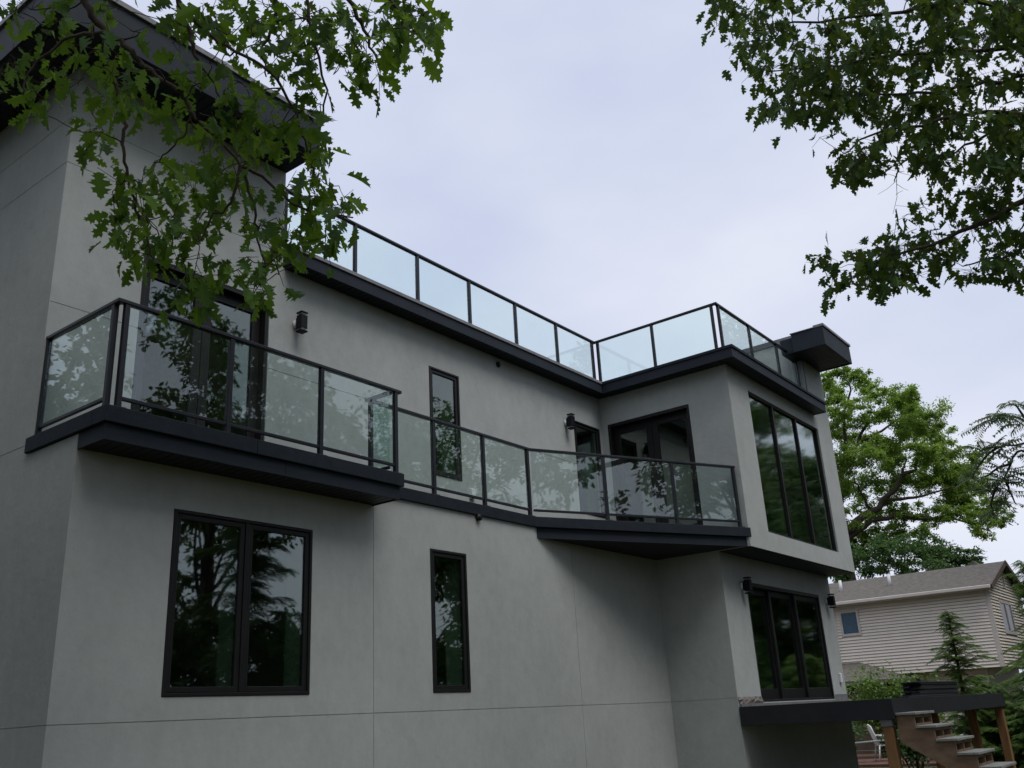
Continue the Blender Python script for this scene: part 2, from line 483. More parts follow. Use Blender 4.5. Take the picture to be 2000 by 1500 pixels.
T_ST = 0.009       # stucco coat
GAP = 0.0035        # half of a control joint
def stucco_wall(plane, front, a0, a1, z0, z1, holes=(), cut_a=(), cut_z=(), thick=0.24, b0=0.0, b1=0.0, back=True):
    """backing wall plus one stucco panel for each field between the control joints"""
    holes = list(holes)
    if back:
        v, f = solid_grid(plane, front + T_ST, thick - T_ST, a0 + b0, a1 - b1, z0, z1, holes)
        mesh_obj("wall", v, f, M_STUCCO, house)
    aa = [a0, *cut_a, a1]; zz = [z0, *cut_z, z1]
    for i in range(len(aa) - 1):
        for j in range(len(zz) - 1):
            p = aa[i] + (GAP if i else 0); q = aa[i + 1] - (GAP if i < len(aa) - 2 else 0)
            r = zz[j] + (GAP if j else 0); s = zz[j + 1] - (GAP if j < len(zz) - 2 else 0)
            v, f = solid_grid(plane, front, T_ST - 0.0005, p, q, r, s, holes)
            mesh_obj("stucco_panel", v, f, M_STUCCO, house)

# openings (a0, a1, z0, z1)
W_LOW2 = (1.03, 2.768, 1.976, 3.72)
W_LOW1 = (4.688, 5.392, 1.976, 3.72)
D_UP = (0.985, 2.745, 4.38, 6.80)
W_UP1 = (5.72, 6.41, 5.04, 6.73)
W_UP2 = (9.60, 10.47, 5.0, 6.72)
D_WING = (-0.975, 0.745, 4.38, 6.79)
W_WING = (11.40, 14.885, 4.45, 7.045)
D_DECK = (11.485, 14.95, 1.69, 3.68)

ZJ = 1.772                                                        # low joint all round the house
stucco_wall('y', 0.0, 0.0, 10.56, -0.3, 4.27, [W_LOW2, W_LOW1], (3.70, 7.895), (ZJ,), b0=T_ST)
stucco_wall('x', 0.0, T_ST, 0.88, -0.3, 4.265, [], (), (ZJ,), b0=0.24 - T_ST)
stucco_wall('x', 0.0, 0.88, 8.0, -0.3, 8.79, [], (4.4,), (ZJ, 4.37, 7.54, 8.12), b0=0.24)
stucco_wall('x', 10.56, -1.2, 0.0, -0.3, 4.12, [], (), (ZJ,), b0=0.24)
stucco_wall('y', -1.2, 10.56 + T_ST, 15.66, -0.3, 4.12, [D_DECK], (), ())
UJ = 5.885
stucco_wall('y', 0.88, T_ST, 2.93, 4.27, 8.79, [D_UP], (), (UJ, 7.54, 8.12))
stucco_wall('y', 0.88, 2.93, 10.56, 4.20, 7.345, [W_UP1, W_UP2], (), (UJ,))
stucco_wall('x', 10.56, -1.775, 0.88, 4.12, 7.345, [D_WING], (), (), b0=0.24)
stucco_wall('y', -1.775, 10.56 + T_ST, 14.65, 4.12, 7.345, [W_WING], (), ())
stucco_wall('y', -1.775, 14.65, 15.69, 4.12, 8.54, [W_WING], (), ())
# flanks the camera only meets side on, and the back
boxes_obj("wall", [(15.44, 15.685, -1.50, 8.0, 4.12, 8.5)], M_STUCCO, house)
boxes_obj("wall", [(15.44, 15.655, -0.96, 8.0, -0.3, 4.11)], M_STUCCO, house)
boxes_obj("wall", [(0.0, 15.69, 8.0, 8.25, -0.3, 8.79)], M_STUCCO, house)
boxes_obj("wall", [(2.68, 2.925, 1.12, 8.0, 7.40, 8.78)], M_STUCCO, house)
# unpainted side of the tower with its flashing strip
boxes_obj("tower_wall", [(14.655, 14.86, -1.535, 8.0, 7.50, 9.03)], M_PALE, house)['label'] = "pale unpainted tower side wall"
boxes_obj("tower_wall", [(14.67, 14.86, -1.77, -1.54, 7.50, 8.54)], M_PALE, house)
boxes_obj("flashing", [(14.635, 14.90, -1.80, 8.0, 9.03, 9.15)], M_FLASH, house)
boxes_obj("corner_bead", [(14.632, 14.650, -1.782, -1.770, 7.52, 8.53)], M_FRAME, house)

# floors, ceilings and partition walls seen through the panes
boxes_obj("interior_floor", [(0.25, 15.43, 1.13, 7.99, 4.14, 4.30)], M_FLOORIN, house)
boxes_obj("interior_floor", [(10.82, 15.43, -1.52, 1.11, 4.16, 4.30)], M_FLOORIN, house)
boxes_obj("interior_floor", [(0.25, 15.43, 0.25, 7.99, 1.20, 1.35)], M_FLOORIN, house)
boxes_obj("interior_floor", [(10.82, 15.43, -0.95, 0.24, 1.20, 1.35)], M_FLOORIN, house)
boxes_obj("interior_ceiling", [(0.25, 15.43, 1.13, 7.99, 7.20, 7.33)], M_PLASTER, house)
boxes_obj("interior_ceiling", [(10.82, 15.43, -1.52, 1.11, 7.20, 7.33)], M_PLASTER, house)
boxes_obj("interior_ceiling", [(0.25, 15.43, 0.25, 7.99, 4.0, 4.13)], M_PLASTER, house)
boxes_obj("interior_ceiling", [(10.82, 15.43, -0.95, 0.24, 4.0, 4.11)], M_PLASTER, house)
for b in [(0.3, 15.4, 5.4, 5.5, 1.36, 3.99), (0.3, 15.4, 5.4, 5.5, 4.31, 7.19), (3.6, 3.7, 1.14, 5.39, 4.31, 7.19),
          (12.6, 12.7, 0.9, 5.39, 4.31, 6.5), (3.3, 3.4, 0.26, 5.39, 1.36, 3.99), (7.5, 7.6, 0.26, 5.39, 1.36, 3.99), (8.0, 8.1, 1.14, 5.39, 4.31, 7.19)]:
    boxes_obj("partition_wall", [b], M_PLASTER, house)

# ---------------------------------------------------------------- windows and doors
def loc_box(plane, front, a0, a1, n0, n1, z0, z1):
    return (a0, a1, front + n0, front + n1, z0, z1) if plane == 'y' else (front + n0, front + n1, a0, a1, z0, z1)

def ring(plane, front, a0, a1, n0, n1, z0, z1, wa, wz=None, wb=None):
    wz = wa if wz is None else wz
    wb = wz if wb is None else wb
    L = lambda *k: loc_box(plane, front, *k)
    return [L(a0, a0 + wa, n0, n1, z0, z1), L(a1 - wa, a1, n0, n1, z0, z1),
            L(a0 + wa, a1 - wa, n0, n1, z1 - wz, z1), L(a0 + wa, a1 - wa, n0, n1, z0, z0 + wb)]

def window(name, plane, front, rect, splits=(), n0=0.012, fw=0.032, sw=0.05, pane=M_PANE, sash=True, mull=0.06, bottom=None, liner=True, depth=0.08):
    a0, a1, z0, z1 = rect
    a0 += 0.004; a1 -= 0.004; z0 += 0.004; z1 -= 0.004
    bb = fw if bottom is None else bottom
    fr = ring(plane, front, a0, a1, n0, n0 + depth, z0, z1, fw, fw, fw)
    edges = [a0 + fw, *splits, a1 - fw]
    w = boxes_obj(name, fr, M_FRAME, house, bevel=0.004)
    for s in splits:
        boxes_obj("mullion", [loc_box(plane, front, s - mull / 2, s + mull / 2, n0 + 0.003, n0 + depth - 0.003, z0 + fw, z1 - fw)], M_FRAME, w, bevel=0.004)
    for k in range(len(edges) - 1):
        p = edges[k] + (mull / 2 if k else 0) + 0.002
        q = edges[k + 1] - (mull / 2 if k < len(edges) - 2 else 0) - 0.002
        if sash:
            boxes_obj("sash", ring(plane, front, p, q, n0 + 0.018, n0 + depth - 0.01, z0 + fw + 0.002, z1 - fw - 0.002, sw, sw, sw if bottom is None else bottom), M_FRAME, w, bevel=0.004)
        i = sw if sash else 0.0
        bt = (sw if bottom is None else bottom) if sash else 0.0
        boxes_obj("pane", [loc_box(plane, front, p + i - 0.006, q - i + 0.006, n0 + 0.040, n0 + 0.046, z0 + fw + bt - 0.004, z1 - fw - i + 0.004)], pane, w)
        if liner:
            boxes_obj("jamb_liner", [loc_box(plane, front, q - 0.012, q - 0.002, n0 + depth + 0.004, 0.36, z0 + fw, z1 - fw)], M_LINER, w)
    return w

w = window("window", 'y', 0.0, W_LOW2, (1.90,), n0=-0.012, sw=0.052, mull=0.05, pane=M_PANE)
w['label'] = "wide two sash window reflecting dark trees"
window("window", 'y', 0.0, W_LOW1, (), n0=-0.012, sw=0.05)
window("window", 'y', 0.88, W_UP1, (), n0=-0.012, sw=0.05)
window("window", 'y', 0.88, W_UP2, (), n0=-0.012, sw=0.05)
w = window("window", 'y', -1.775, W_WING, (12.56, 13.72), n0=0.03, fw=0.035, sash=False, mull=0.06, pane=M_PANE_G, depth=0.10)
w['label'] = "tall three pane picture window"

def double_door(plane, front, rect, n0, split, holes_side=1):
    a0, a1, z0, z1 = rect
    a0 += 0.004; a1 -= 0.004; z1 -= 0.004
    d = boxes_obj("door", ring(plane, front, a0, a1, 0.006, n0 + 0.10, z0 + 0.002, z1, 0.05, 0.055, 0.05), M_FRAME, house, bevel=0.004)
    for (p, q) in ((a0 + 0.052, split - 0.004), (split + 0.004, a1 - 0.052)):
        lf = boxes_obj("door_leaf", ring(plane, front, p, q, n0 + 0.01, n0 + 0.065, z0 + 0.055, z1 - 0.058, 0.115, 0.13, 0.24), M_FRAME, d, bevel=0.004)
        boxes_obj("pane", [loc_box(plane, front, p + 0.11, q - 0.11, n0 + 0.035, n0 + 0.043, z0 + 0.29, z1 - 0.185)], M_PANE, d)
    h = split + 0.06 * holes_side
    for hz in (5.36, 5.45):
        boxes_obj("lock_plate", [loc_box(plane, front, h - 0.012, h + 0.012, n0 + 0.002, n0 + 0.012, hz - 0.025, hz + 0.025)], M_FLASH, d)
    return d
double_door('y', 0.88, D_UP, 0.10, 1.865)['label'] = "tall glazed double door onto the left balcony"
double_door('x', 10.56, D_WING, 0.12, -0.115)['label'] = "glazed double door onto the right balcony"

# the three leaf slider over the timber deck
a0, a1, z0, z1 = D_DECK
a0 += 0.004; a1 -= 0.004; z1 -= 0.004
sl = boxes_obj("sliding_door", ring('y', -1.2, a0, a1, 0.004, 0.22, z0, z1, 0.05, 0.06, 0.04), M_FRAME, house, bevel=0.004)
for k, (p, q, n) in enumerate([(11.54, 12.66, 0.14), (12.60, 13.75, 0.085), (13.69, 14.895, 0.03)]):
    boxes_obj("door_leaf", ring('y', -1.2, p, q, n, n + 0.05, z0 + 0.045, z1 - 0.065, 0.085, 0.10, 0.17), M_FRAME, sl, bevel=0.004)
    boxes_obj("pane", [loc_box('y', -1.2, p + 0.08, q - 0.08, n + 0.02, n + 0.028, z0 + 0.21, z1 - 0.16)], M_PANE_G, sl)
boxes_obj("threshold", [(10.60, 15.64, -1.235, -1.202, 1.635, 1.675)], M_FLASH, house)
# torn membrane where the stucco stops above the deck
bm = bmesh.new()
gridv = [[bm.verts.new((10.585 + 0.09 * i + random.uniform(-.015, .015), -1.207 - random.uniform(0.0, 0.03) * (1 if j < 4 else 0), 1.64 + 0.036 * j + (random.uniform(-.012, .012) if 0 < j < 4 else 0))) for j in range(5)] for i in range(11)]
for i in range(10):
    for j in range(4):
        bm.faces.new((gridv[i][j], gridv[i + 1][j], gridv[i + 1][j + 1], gridv[i][j + 1]))
me = bpy.data.meshes.new("torn_membrane"); bm.to_mesh(me); bm.free(); me.materials.append(M_TORN)
link(bpy.data.objects.new("torn_membrane", me), house)
boxes_obj("flashing", [(14.97, 15.655, -1.21, -1.203, 1.64, 1.775)], M_FLASH, house)

# ---------------------------------------------------------------- left balcony
CZ0, CZ1 = 4.27, 4.425
def soffit_boards(parent, x0, x1, y0, y1, z, along='y', step=0.10, mat=M_SOFFIT):
    """grooved soffit: one board for each strip, a shadow gap between them"""
    lo, hi = (x0, x1) if along == 'y' else (y0, y1)
    n = max(1, round((hi - lo) / step)); w_ = (hi - lo) / n
    ln = (y1 - y0) if along == 'y' else (x1 - x0)
    me = None
    for k in range(n):
        p = lo + k * w_
        if me is None:
            h = w_ - 0.012
            q = (h, ln) if along == 'y' else (ln, h)
            vs = []
            V = [(0, 0, 0), (q[0], 0, 0), (q[0], q[1], 0), (0, q[1], 0), (0, 0, 0.014), (q[0], 0, 0.014), (q[0], q[1], 0.014), (0, q[1], 0.014)]
            me = bpy.data.meshes.new("soffit_board")
            me.from_pydata(V, [], [(3, 2, 1, 0), (4, 5, 6, 7), (0, 1, 5, 4), (1, 2, 6, 5), (2, 3, 7, 6), (3, 0, 4, 7)])
            me.materials.append(mat)
        o = bpy.data.objects.new("soffit_board", me)
        o.location = (p + 0.006, y0, z) if along == 'y' else (x0, p + 0.006, z)
        link(o, parent)

def balcony_floor(poly, z0, z1, label):
    b = prism_obj("balcony", poly, z0, z1, M_SOFFIT, house)
    b['label'] = label
    return b
bal = balcony_floor([(0.03, -0.42), (3.66, -0.42), (3.66, -0.005), (0.03, -0.005)], 4.145, 4.262, "cantilevered left balcony with charcoal cap and fascia")
for q in ((0.0, 1.9985), (2.0005, 3.69)):
    boxes_obj("fascia", [(q[0], q[1], -0.455, -0.430, 4.115, 4.268)], M_TRIM, bal, bevel=0.003)
boxes_obj("fascia", [(0.001, 0.024, -0.429, -0.003, 4.116, 4.268)], M_TRIM, bal, bevel=0.003)
boxes_obj("fascia", [(3.666, 3.689, -0.429, -0.003, 4.116, 4.268)], M_TRIM, bal, bevel=0.003)
soffit_boards(bal, 0.03, 3.66, -0.425, -0.004, 4.128)
for q in ((-0.035, 1.60), (1.602, 3.725)):
    boxes_obj("cap", [(q[0], q[1], -0.50, -0.28, CZ0, CZ1)], M_CAP, bal, bevel=0.006)
boxes_obj("cap", [(-0.034, 0.20, -0.279, 0.935, CZ0 + 0.001, CZ1 - 0.001)], M_CAP, bal, bevel=0.006)
boxes_obj("cap", [(3.52, 3.724, -0.279, -0.041, CZ0 + 0.001, CZ1 - 0.001)], M_CAP, bal, bevel=0.006)
# terrace between the balconies
boxes_obj("terrace_floor", [(0.21, 10.55, 0.20, 0.875, 4.10, 4.262)], M_CAP, house)
boxes_obj("cap", [(3.52, 6.955, -0.04, 0.19, CZ0, CZ1)], M_CAP, house, bevel=0.006)
boxes_obj("balcony_floor", [(0.201, 3.515, -0.275, 0.195, 4.264, 4.30)], M_CAP, house)
# right balcony, a wedge running out to the corner of the wing
dirv = Vector((10.60 - 6.95, -1.79 - 0.0)); dn = dirv.normalized(); nv = Vector((-dn.y, dn.x))
P0 = Vector((6.95, -0.035)); P1 = Vector((10.60, -1.80))
rb = balcony_floor([(7.20, -0.004), (10.55, -1.60), (10.55, -0.004)], 4.145, 4.262, "wedge shaped right balcony with charcoal cap and fascia")
capw = 0.23
def off(p, k): return (p.x + nv.x * k, p.y + nv.y * k)
prism_obj("cap", [off(P0, 0.0), off(P1, 0.0), off(P1 , capw), off(P0, capw)], CZ0, CZ1, M_CAP, rb, bevel=0.006)
Q0 = Vector((7.02, -0.005)); Q1 = Vector((10.555, -1.72))
prism_obj("fascia", [off(Q0, 0.0), off(Q1, 0.0), off(Q1, 0.025), (7.07, -0.005)], 4.115, 4.268, M_TRIM, rb)
V_, F_ = [], []
nb = 34
for k in range(nb):                                              # wedge soffit boards, each trimmed to the slanting fascia
    xa = 7.12 + (10.55 - 7.12) * k / nb + 0.005; xb = 7.12 + (10.55 - 7.12) * (k + 1) / nb - 0.005
    ya = lambda x: -0.02 - (x - 7.06) * (1.70 / 3.49) + 0.05
    c = [(xa, ya(xa)), (xb, ya(xb)), (xb, -0.004), (xa, -0.004)]
    prism_obj("soffit_board", c, 4.128, 4.142, M_SOFFIT, rb)
boxes_obj("wing_soffit", [(10.565, 15.66, -1.77, -1.19, 4.125, 4.14)], M_SOFFIT, house)
soffit_boards(house, 10.60, 15.64, -1.745, -1.205, 4.105)

# ---------------------------------------------------------------- roof edges
SZ = 7.33
roof = prism_obj("flat_roof", [(2.95, 0.65), (10.31, 0.65), (10.31, -2.01), (14.63, -2.01), (14.63, 8.0), (2.95, 8.0)], 7.36, 7.47, M_TRIM, house)
for q in ((2.935, 5.4), (5.402, 8.1), (8.102, 10.27)):
    boxes_obj("fascia", [(q[0], q[1], 0.61, 0.635, SZ - 0.01, 7.49)], M_TRIM, roof, bevel=0.003)
boxes_obj("fascia", [(10.271, 10.295, -2.024, 0.609, SZ - 0.01, 7.49)], M_TRIM, roof, bevel=0.003)
boxes_obj("fascia", [(10.271, 14.77, -2.05, -2.025, SZ - 0.01, 7.49)], M_TRIM, roof, bevel=0.003)
boxes_obj("fascia", [(14.745, 14.769, -2.024, -1.778, SZ - 0.009, 7.49)], M_TRIM, roof, bevel=0.003)
for b in [(2.94, 10.252, 0.588, 0.72, 7.493, 7.548), (10.253, 10.38, -2.072, 0.719, 7.492, 7.547), (10.381, 14.79, -2.071, -1.95, 7.493, 7.548)]:
    boxes_obj("drip_edge", [b], M_FLASH if b[0] < 5 else M_CAP, roof, bevel=0.004)
soffit_boards(roof, 2.95, 10.30, 0.64, 0.878, SZ + 0.001)
soffit_boards(roof, 10.30, 10.557, -1.77, 0.64, SZ + 0.002, along='x')
soffit_boards(roof, 10.30, 14.74, -2.02, -1.778, SZ + 0.001)
# the tall left part with its deep boxed eaves
TZ = 8.775
tr_ = boxes_obj("tall_roof", [(-0.57, 2.90, 0.28, 8.3, 8.80, 9.20)], M_TRIM, house)
for q in ((-0.62, 1.35), (1.352, 2.955)):
    boxes_obj("fascia", [(q[0], q[1], 0.23, 0.26, TZ - 0.005, 9.27)], M_TRIM, tr_, bevel=0.004)
boxes_obj("fascia", [(-0.619, -0.59, 0.261, 8.4, TZ - 0.005, 9.27)], M_TRIM, tr_, bevel=0.004)
boxes_obj("fascia", [(2.925, 2.954, 0.261, 8.4, TZ + 0.02, 9.27)], M_TRIM, tr_, bevel=0.004)
boxes_obj("drip_edge", [(-0.65, 2.985, 0.20, 0.36, 9.273, 9.345)], M_FLASH, tr_, bevel=0.004)
boxes_obj("drip_edge", [(-0.649, -0.50, 0.361, 8.4, 9.273, 9.345)], M_FLASH, tr_, bevel=0.004)
soffit_boards(tr_, -0.585, 2.92, 0.262, 0.876, TZ, step=0.13)
soffit_boards(tr_, -0.585, -0.004, 0.878, 6.0, TZ, along='x', step=0.13)
# tower roof box on the far right
tw = boxes_obj("tower_roof", [(14.10, 15.63, -2.44, -1.55, 8.565, 8.88)], M_TRIM, house)
boxes_obj("fascia", [(14.06, 14.09, -2.495, -1.82, 8.53, 8.935)], M_TRIM, tw, bevel=0.004)
boxes_obj("fascia", [(14.091, 15.69, -2.495, -2.465, 8.53, 8.935)], M_TRIM, tw, bevel=0.004)
boxes_obj("fascia", [(15.66, 15.689, -2.464, -1.3, 8.53, 8.935)], M_TRIM, tw, bevel=0.004)
boxes_obj("drip_edge", [(14.05, 15.72, -2.52, -2.30, 8.938, 8.995)], M_FLASH, tw, bevel=0.004)
boxes_obj("drip_edge", [(14.04, 14.2, -2.299, -1.80, 8.938, 8.96)], M_FLASH, tw, bevel=0.004)
soffit_boards(tw, 14.095, 15.655, -2.46, -1.78, 8.545)
soffit_boards(tw, 14.095, 14.64, -1.778, -1.56, 8.545)

# small fittings on the walls
tubes_obj("vent_pipe", [([(7.43, 0.86, 7.205), (7.43, 0.90, 7.205)], [0.05, 0.05])], M_FRAME, house, n=14)
tubes_obj("drain_spout", [([(5.66, -0.05, 4.235), (5.66, 0.02, 4.245)], [0.045, 0.045])], M_FRAME, house, n=14)
ob = boxes_obj("outlet_box", [(6.56, 6.66, 0.825, 0.879, 4.80, 4.95)], M_WHITE, house, bevel=0.008)
ob['label'] = "white weatherproof outlet box"
ob = boxes_obj("outlet_box", [(15.345, 15.42, -1.25, -1.201, 1.99, 2.17)], M_WHITE, house, bevel=0.008)
ob['label'] = "white weatherproof outlet box"

# ---------------------------------------------------------------- wall lamps
def wall_lamp(loc, facing, label):
    """up and down light: square body on a round plate, clear strips and dark end caps"""
    t = thing("wall_lamp", label, "wall lamp", loc, "up and down wall lamps on the stucco")
    x, y, z = loc
    tubes_obj("back_plate", [([(x - 0.0, y, z), (x, y - 0.035, z)], [0.062, 0.062])], M_WHITE, t, n=8)
    boxes_obj("arm", [(x - 0.03, x + 0.03, y - 0.07, y - 0.034, z - 0.075, z + 0.075)], M_LAMP, t, bevel=0.004)
    boxes_obj("body", [(x - 0.052, x + 0.052, y - 0.175, y - 0.071, z - 0.095, z + 0.095)], M_LAMP, t, bevel=0.006)
    for s in (-1, 1):
        zc = z + s * 0.107
        boxes_obj("lens", [(x - 0.046, x + 0.046, y - 0.168, y - 0.078, zc - 0.011, zc + 0.011)], M_LGLASS, t)
        zc = z + s * 0.129
        boxes_obj("end_cap", [(x - 0.055, x + 0.055, y - 0.178, y - 0.068, zc - 0.0105, zc + 0.0105)], M_LAMP, t, bevel=0.004)
    return t
wall_lamp((3.17, 0.88, 6.60), 'y', "black up and down wall lamp beside the left balcony double door")
wall_lamp((9.34, 0.88, 6.60), 'y', "black up and down wall lamp beside the narrow window next to the inner corner")
wall_lamp((11.28, -1.2, 3.585), 'y', "black up and down wall lamp touching the frame of the three leaf sliding door")
wall_lamp((15.33, -1.2, 3.575), 'y', "black up and down wall lamp on the outer pier right of the sliding door")

# ---------------------------------------------------------------- glass railings
def railing(label, runs, z0, ztop, base):
    """runs: list of (list of post points, first post shown, last post shown). A run is straight between its ends"""
    t = thing("glass_railing", label, "railing", (base[0], base[1], z0), "black framed glass railings")
    for rk, run in enumerate(runs):
        pts, skip, x0, x1 = run if len(run) == 4 else (*run, 0.035, 0.035)
        zt = ztop - 0.019 - 0.0015 * (rk % 2)
        pts = [Vector((p[0], p[1], 0)) for p in pts]
        d = (pts[-1] - pts[0]).normalized()
        yaw = math.atan2(d.y, d.x)
        e0 = pts[0] - d * x0; e1 = pts[-1] + d * x1
        up = Vector((0, 0, 1))
        bars_obj("top_rail", [(e0 + up * zt, e1 + up * zt, 0.064, 0.038)], M_RAIL, t, bevel=0.006)
        for i, p in enumerate(pts):
            if i in skip: continue
            po = bars_obj("post", [(p + up * (z0 + 0.012), p + up * (ztop - 0.040), 0.05, 0.05, d)], M_RAIL, t, bevel=0.004)
            bars_obj("base_plate", [(p + up * z0, p + up * (z0 + 0.011), 0.11, 0.11, d)], M_RAIL, po)
        for i in range(len(pts) - 1):
            p, q = pts[i] + d * 0.027, pts[i + 1] - d * 0.027
            bars_obj("bottom_rail", [(p + up * (z0 + 0.105), q + up * (z0 + 0.105), 0.034, 0.034)], M_RAIL, t, bevel=0.004)
            zg0, zg1 = z0 + 0.124, ztop - 0.0405
            bars_obj("glass_panel", [(p + up * ((zg0 + zg1) / 2), q + up * ((zg0 + zg1) / 2), 0.010, zg1 - zg0)], M_RGLASS, t)
    return t

RZ = CZ1 + 0.001
railing("glass railing with black posts around the overhanging left balcony",
        [([(0.045, 0.87), (0.045, -0.345)], (), 0.03, 0.06),
         ([(0.115, -0.42), (1.285, -0.42), (2.49, -0.42), (3.66, -0.42)], (), 0.102, 0.09),
         ([(3.66, -0.345), (3.66, 0.0)], (0,), 0.05, 0.08)], RZ, 5.49, (0.1, -0.42))
railing("glass railing with black posts along the middle terrace and the wedge balcony",
        [([(3.72, 0.03), (4.83, 0.03), (5.875, 0.03), (6.93, 0.03)], (0,), 0.03, 0.055),
         ([(6.98, 0.025), (8.16, -0.545), (9.34, -1.115), (10.49, -1.67)], (0,), 0.03, 0.035)], RZ, 5.485, (6.9, 0.03))
railing("glass railing with black posts around the roof terrace",
        [([(3.05, 1.02), (4.335, 1.02), (5.66, 1.02), (6.92, 1.02), (8.19, 1.02), (9.455, 1.02), (10.70, 1.02)], (), 0.035, 0.122),
         ([(10.79, 0.94), (10.79, -0.29), (10.79, -1.55)], (), 0.05, 0.06),
         ([(10.88, -1.64), (12.22, -1.64), (13.56, -1.64), (14.60, -1.64)], (), 0.122, 0.035)], 7.475, 8.645, (6.0, 1.02))

# ================================================================== timber deck and stairs
DZ = 1.632
deck = thing("timber_deck", "raised timber deck with charcoal fascia on brown wooden posts beside the sliding door", "deck", (14, -2.4, 0))
DX0, DX1, DY0, DY1 = 10.57, 18.0, -3.56, -1.24
boxes_obj("fascia", [(DX0 - 0.03, DX0, DY0 - 0.03, DY1 + 0.03, DZ - 0.285, DZ - 0.002)], M_DECKF, deck, bevel=0.003)
boxes_obj("fascia", [(DX0 + 0.001, 12.6, DY0 - 0.03, DY0, DZ - 0.26, DZ - 0.002)], M_DECKF, deck, bevel=0.003)
boxes_obj("fascia", [(12.602, DX1, DY0 - 0.03, DY0, DZ - 0.26, DZ - 0.002)], M_DECKF, deck, bevel=0.003)
boxes_obj("fascia", [(DX1 + 0.001, DX1 + 0.03, DY0 - 0.03, 1.5, DZ - 0.26, DZ - 0.002)], M_DECKF, deck, bevel=0.003)
nbrd = 16
for k in range(nbrd):
    y = DY0 + (DY1 - DY0) * k / nbrd
    boxes_obj("deck_board", [(DX0 + 0.001, DX1, y + 0.003, y + (DY1 - DY0) / nbrd - 0.003, DZ - 0.027, DZ)], M_BOARD, deck)
for k in range(18):
    x = DX0 + 0.2 + k * 0.42
    boxes_obj("joist", [(x - 0.02, x + 0.02, DY0 + 0.005, DY1 - 0.01, DZ - 0.23, DZ - 0.03)], M_WOOD, deck)
for (x, y, top) in [(10.66, -3.45, 1.25), (17.90, -3.47, 1.37), (17.86, -2.95, 1.37), (14.2, -3.15, 1.37)]:
    p = boxes_obj("post", [(x - 0.075, x + 0.075, y - 0.075, y + 0.075, 0.0, top - 0.002)], M_WOOD, deck, bevel=0.008)
    if top < 1.3:
        boxes_obj("post_cap", [(x - 0.085, x + 0.085, y - 0.085, y + 0.085, top, 1.345)], M_FLASH, p, bevel=0.004)
stairs = thing("wooden_stairs", "weathered open riser wooden stairs with grey treads leading down from the deck", "stairs", (11.0, -4.4, 0))
RISE, RUN, ST0 = 0.183, 0.243, -3.60
NST = 8
for x in (10.60, 11.03, 11.46):
    prof = [(ST0, 1.43 + 0.02 - 0.04)]
    z = 1.43 - 0.035
    pts = []
    y = ST0
    for k in range(NST):                                           # saw-tooth upper edge
        pts += [(y, z - k * RISE), (y - RUN, z - k * RISE)]
        y -= RUN
    tail = [(y, 0.0), (y + 0.25, 0.0), (ST0, 1.43 - 0.40)]
    poly = pts + [q for q in tail]
    vs = [(x, p[0], p[1]) for p in poly] + [(x + 0.04, p[0], p[1]) for p in poly]
    k = len(poly)
    fs = [tuple(range(k)), tuple(range(2 * k - 1, k - 1, -1))] + [(i, i + k, (i + 1) % k + k, (i + 1) % k) for i in range(k)]
    mesh_obj("stringer", vs, fs, M_STAIR, stairs)
for k in range(NST):
    y1 = ST0 - k * RUN; z = 1.43 - k * RISE
    boxes_obj("tread", [(10.565, 11.535, y1 - RUN - 0.045, y1 - 0.002, z - 0.034, z)], M_TREAD, stairs, bevel=0.004)
    boxes_obj("riser_cleat", [(10.641, 11.459, y1 - RUN + 0.0, y1 - RUN + 0.03, z - 0.075, z - 0.036)], M_STAIR, stairs)
    boxes_obj("riser_cleat", [(10.641, 11.459, y1 - RUN - 0.012, y1 - RUN - 0.0, z - RISE + 0.001, z - RISE + 0.03)], M_STAIR, stairs) if k < NST - 1 else None
# composite boards stacked on the deck
for r in range(10):
    for c in range(2):
        dx = random.uniform(-0.12, 0.12)
        o = boxes_obj("composite_board", [(14.12 + dx, 16.72 + dx * 0.4, -3.05 + c * 0.165 + random.uniform(-.01, .01), -2.90 + c * 0.165, DZ + 0.002 + r * 0.0265, DZ + 0.0265 + r * 0.0265)], M_BOARD, None, bevel=0.003)
        nth = ("topmost", "second from the top", "third from the top", "fourth from the top", "fifth from the top", "fifth from the bottom", "fourth from the bottom", "third from the bottom", "second from the bottom", "lowest")[9 - r]
        tag(o, "black board in the deck stack, %s, %s row" % (nth, ("stair side", "house side")[c]), "board", "composite boards stacked on the deck")
o = boxes_obj("composite_board", [(12.1, 14.9, -3.40, -3.26, DZ + 0.002, DZ + 0.026)], M_BOARD, None, bevel=0.003)
tag(o, "single black composite board lying flat on the deck near the stairs", "board")

# ================================================================== neighbour
nh = thing("neighbour_house", "two storey house with beige clapboard siding and brown shingle roof", "house", (33, 2, 0))
NX0, NX1, NY0, NY1 = 30.0, 35.6, -1.39, 9.0
NE, NB = 5.08, 2.44
boxes_obj("wall", [(NX0 + 0.02, NX1 - 0.02, NY0 + 0.02, NY1, NB, NE)], M_SIDING, nh)
boxes_obj("wall", [(NX0 + 0.5, NX1 - 0.02, NY0 + 0.6, NY1, 0.0, NB - 0.002)], M_SIDING, nh)
def clap(p, q, z, h, nrm, mat=M_SIDING):
    """one lapped siding board from p to q (xy), thick at the foot, thin at the head"""
    p = Vector((p[0], p[1], 0)); q = Vector((q[0], q[1], 0)); nn = Vector((nrm[0], nrm[1], 0))
    V = []
    for e in (p, q):
        V += [e + Vector((0, 0, z)), e + nn * 0.040 + Vector((0, 0, z)), e + nn * 0.010 + Vector((0, 0, z + h - 0.016)), e + Vector((0, 0, z + h - 0.016))]
    mesh_obj("clapboard", V, [(0, 1, 2, 3), (7, 6, 5, 4), (0, 4, 5, 1), (1, 5, 6, 2), (2, 6, 7, 3), (3, 7, 4, 0)], mat, nh)
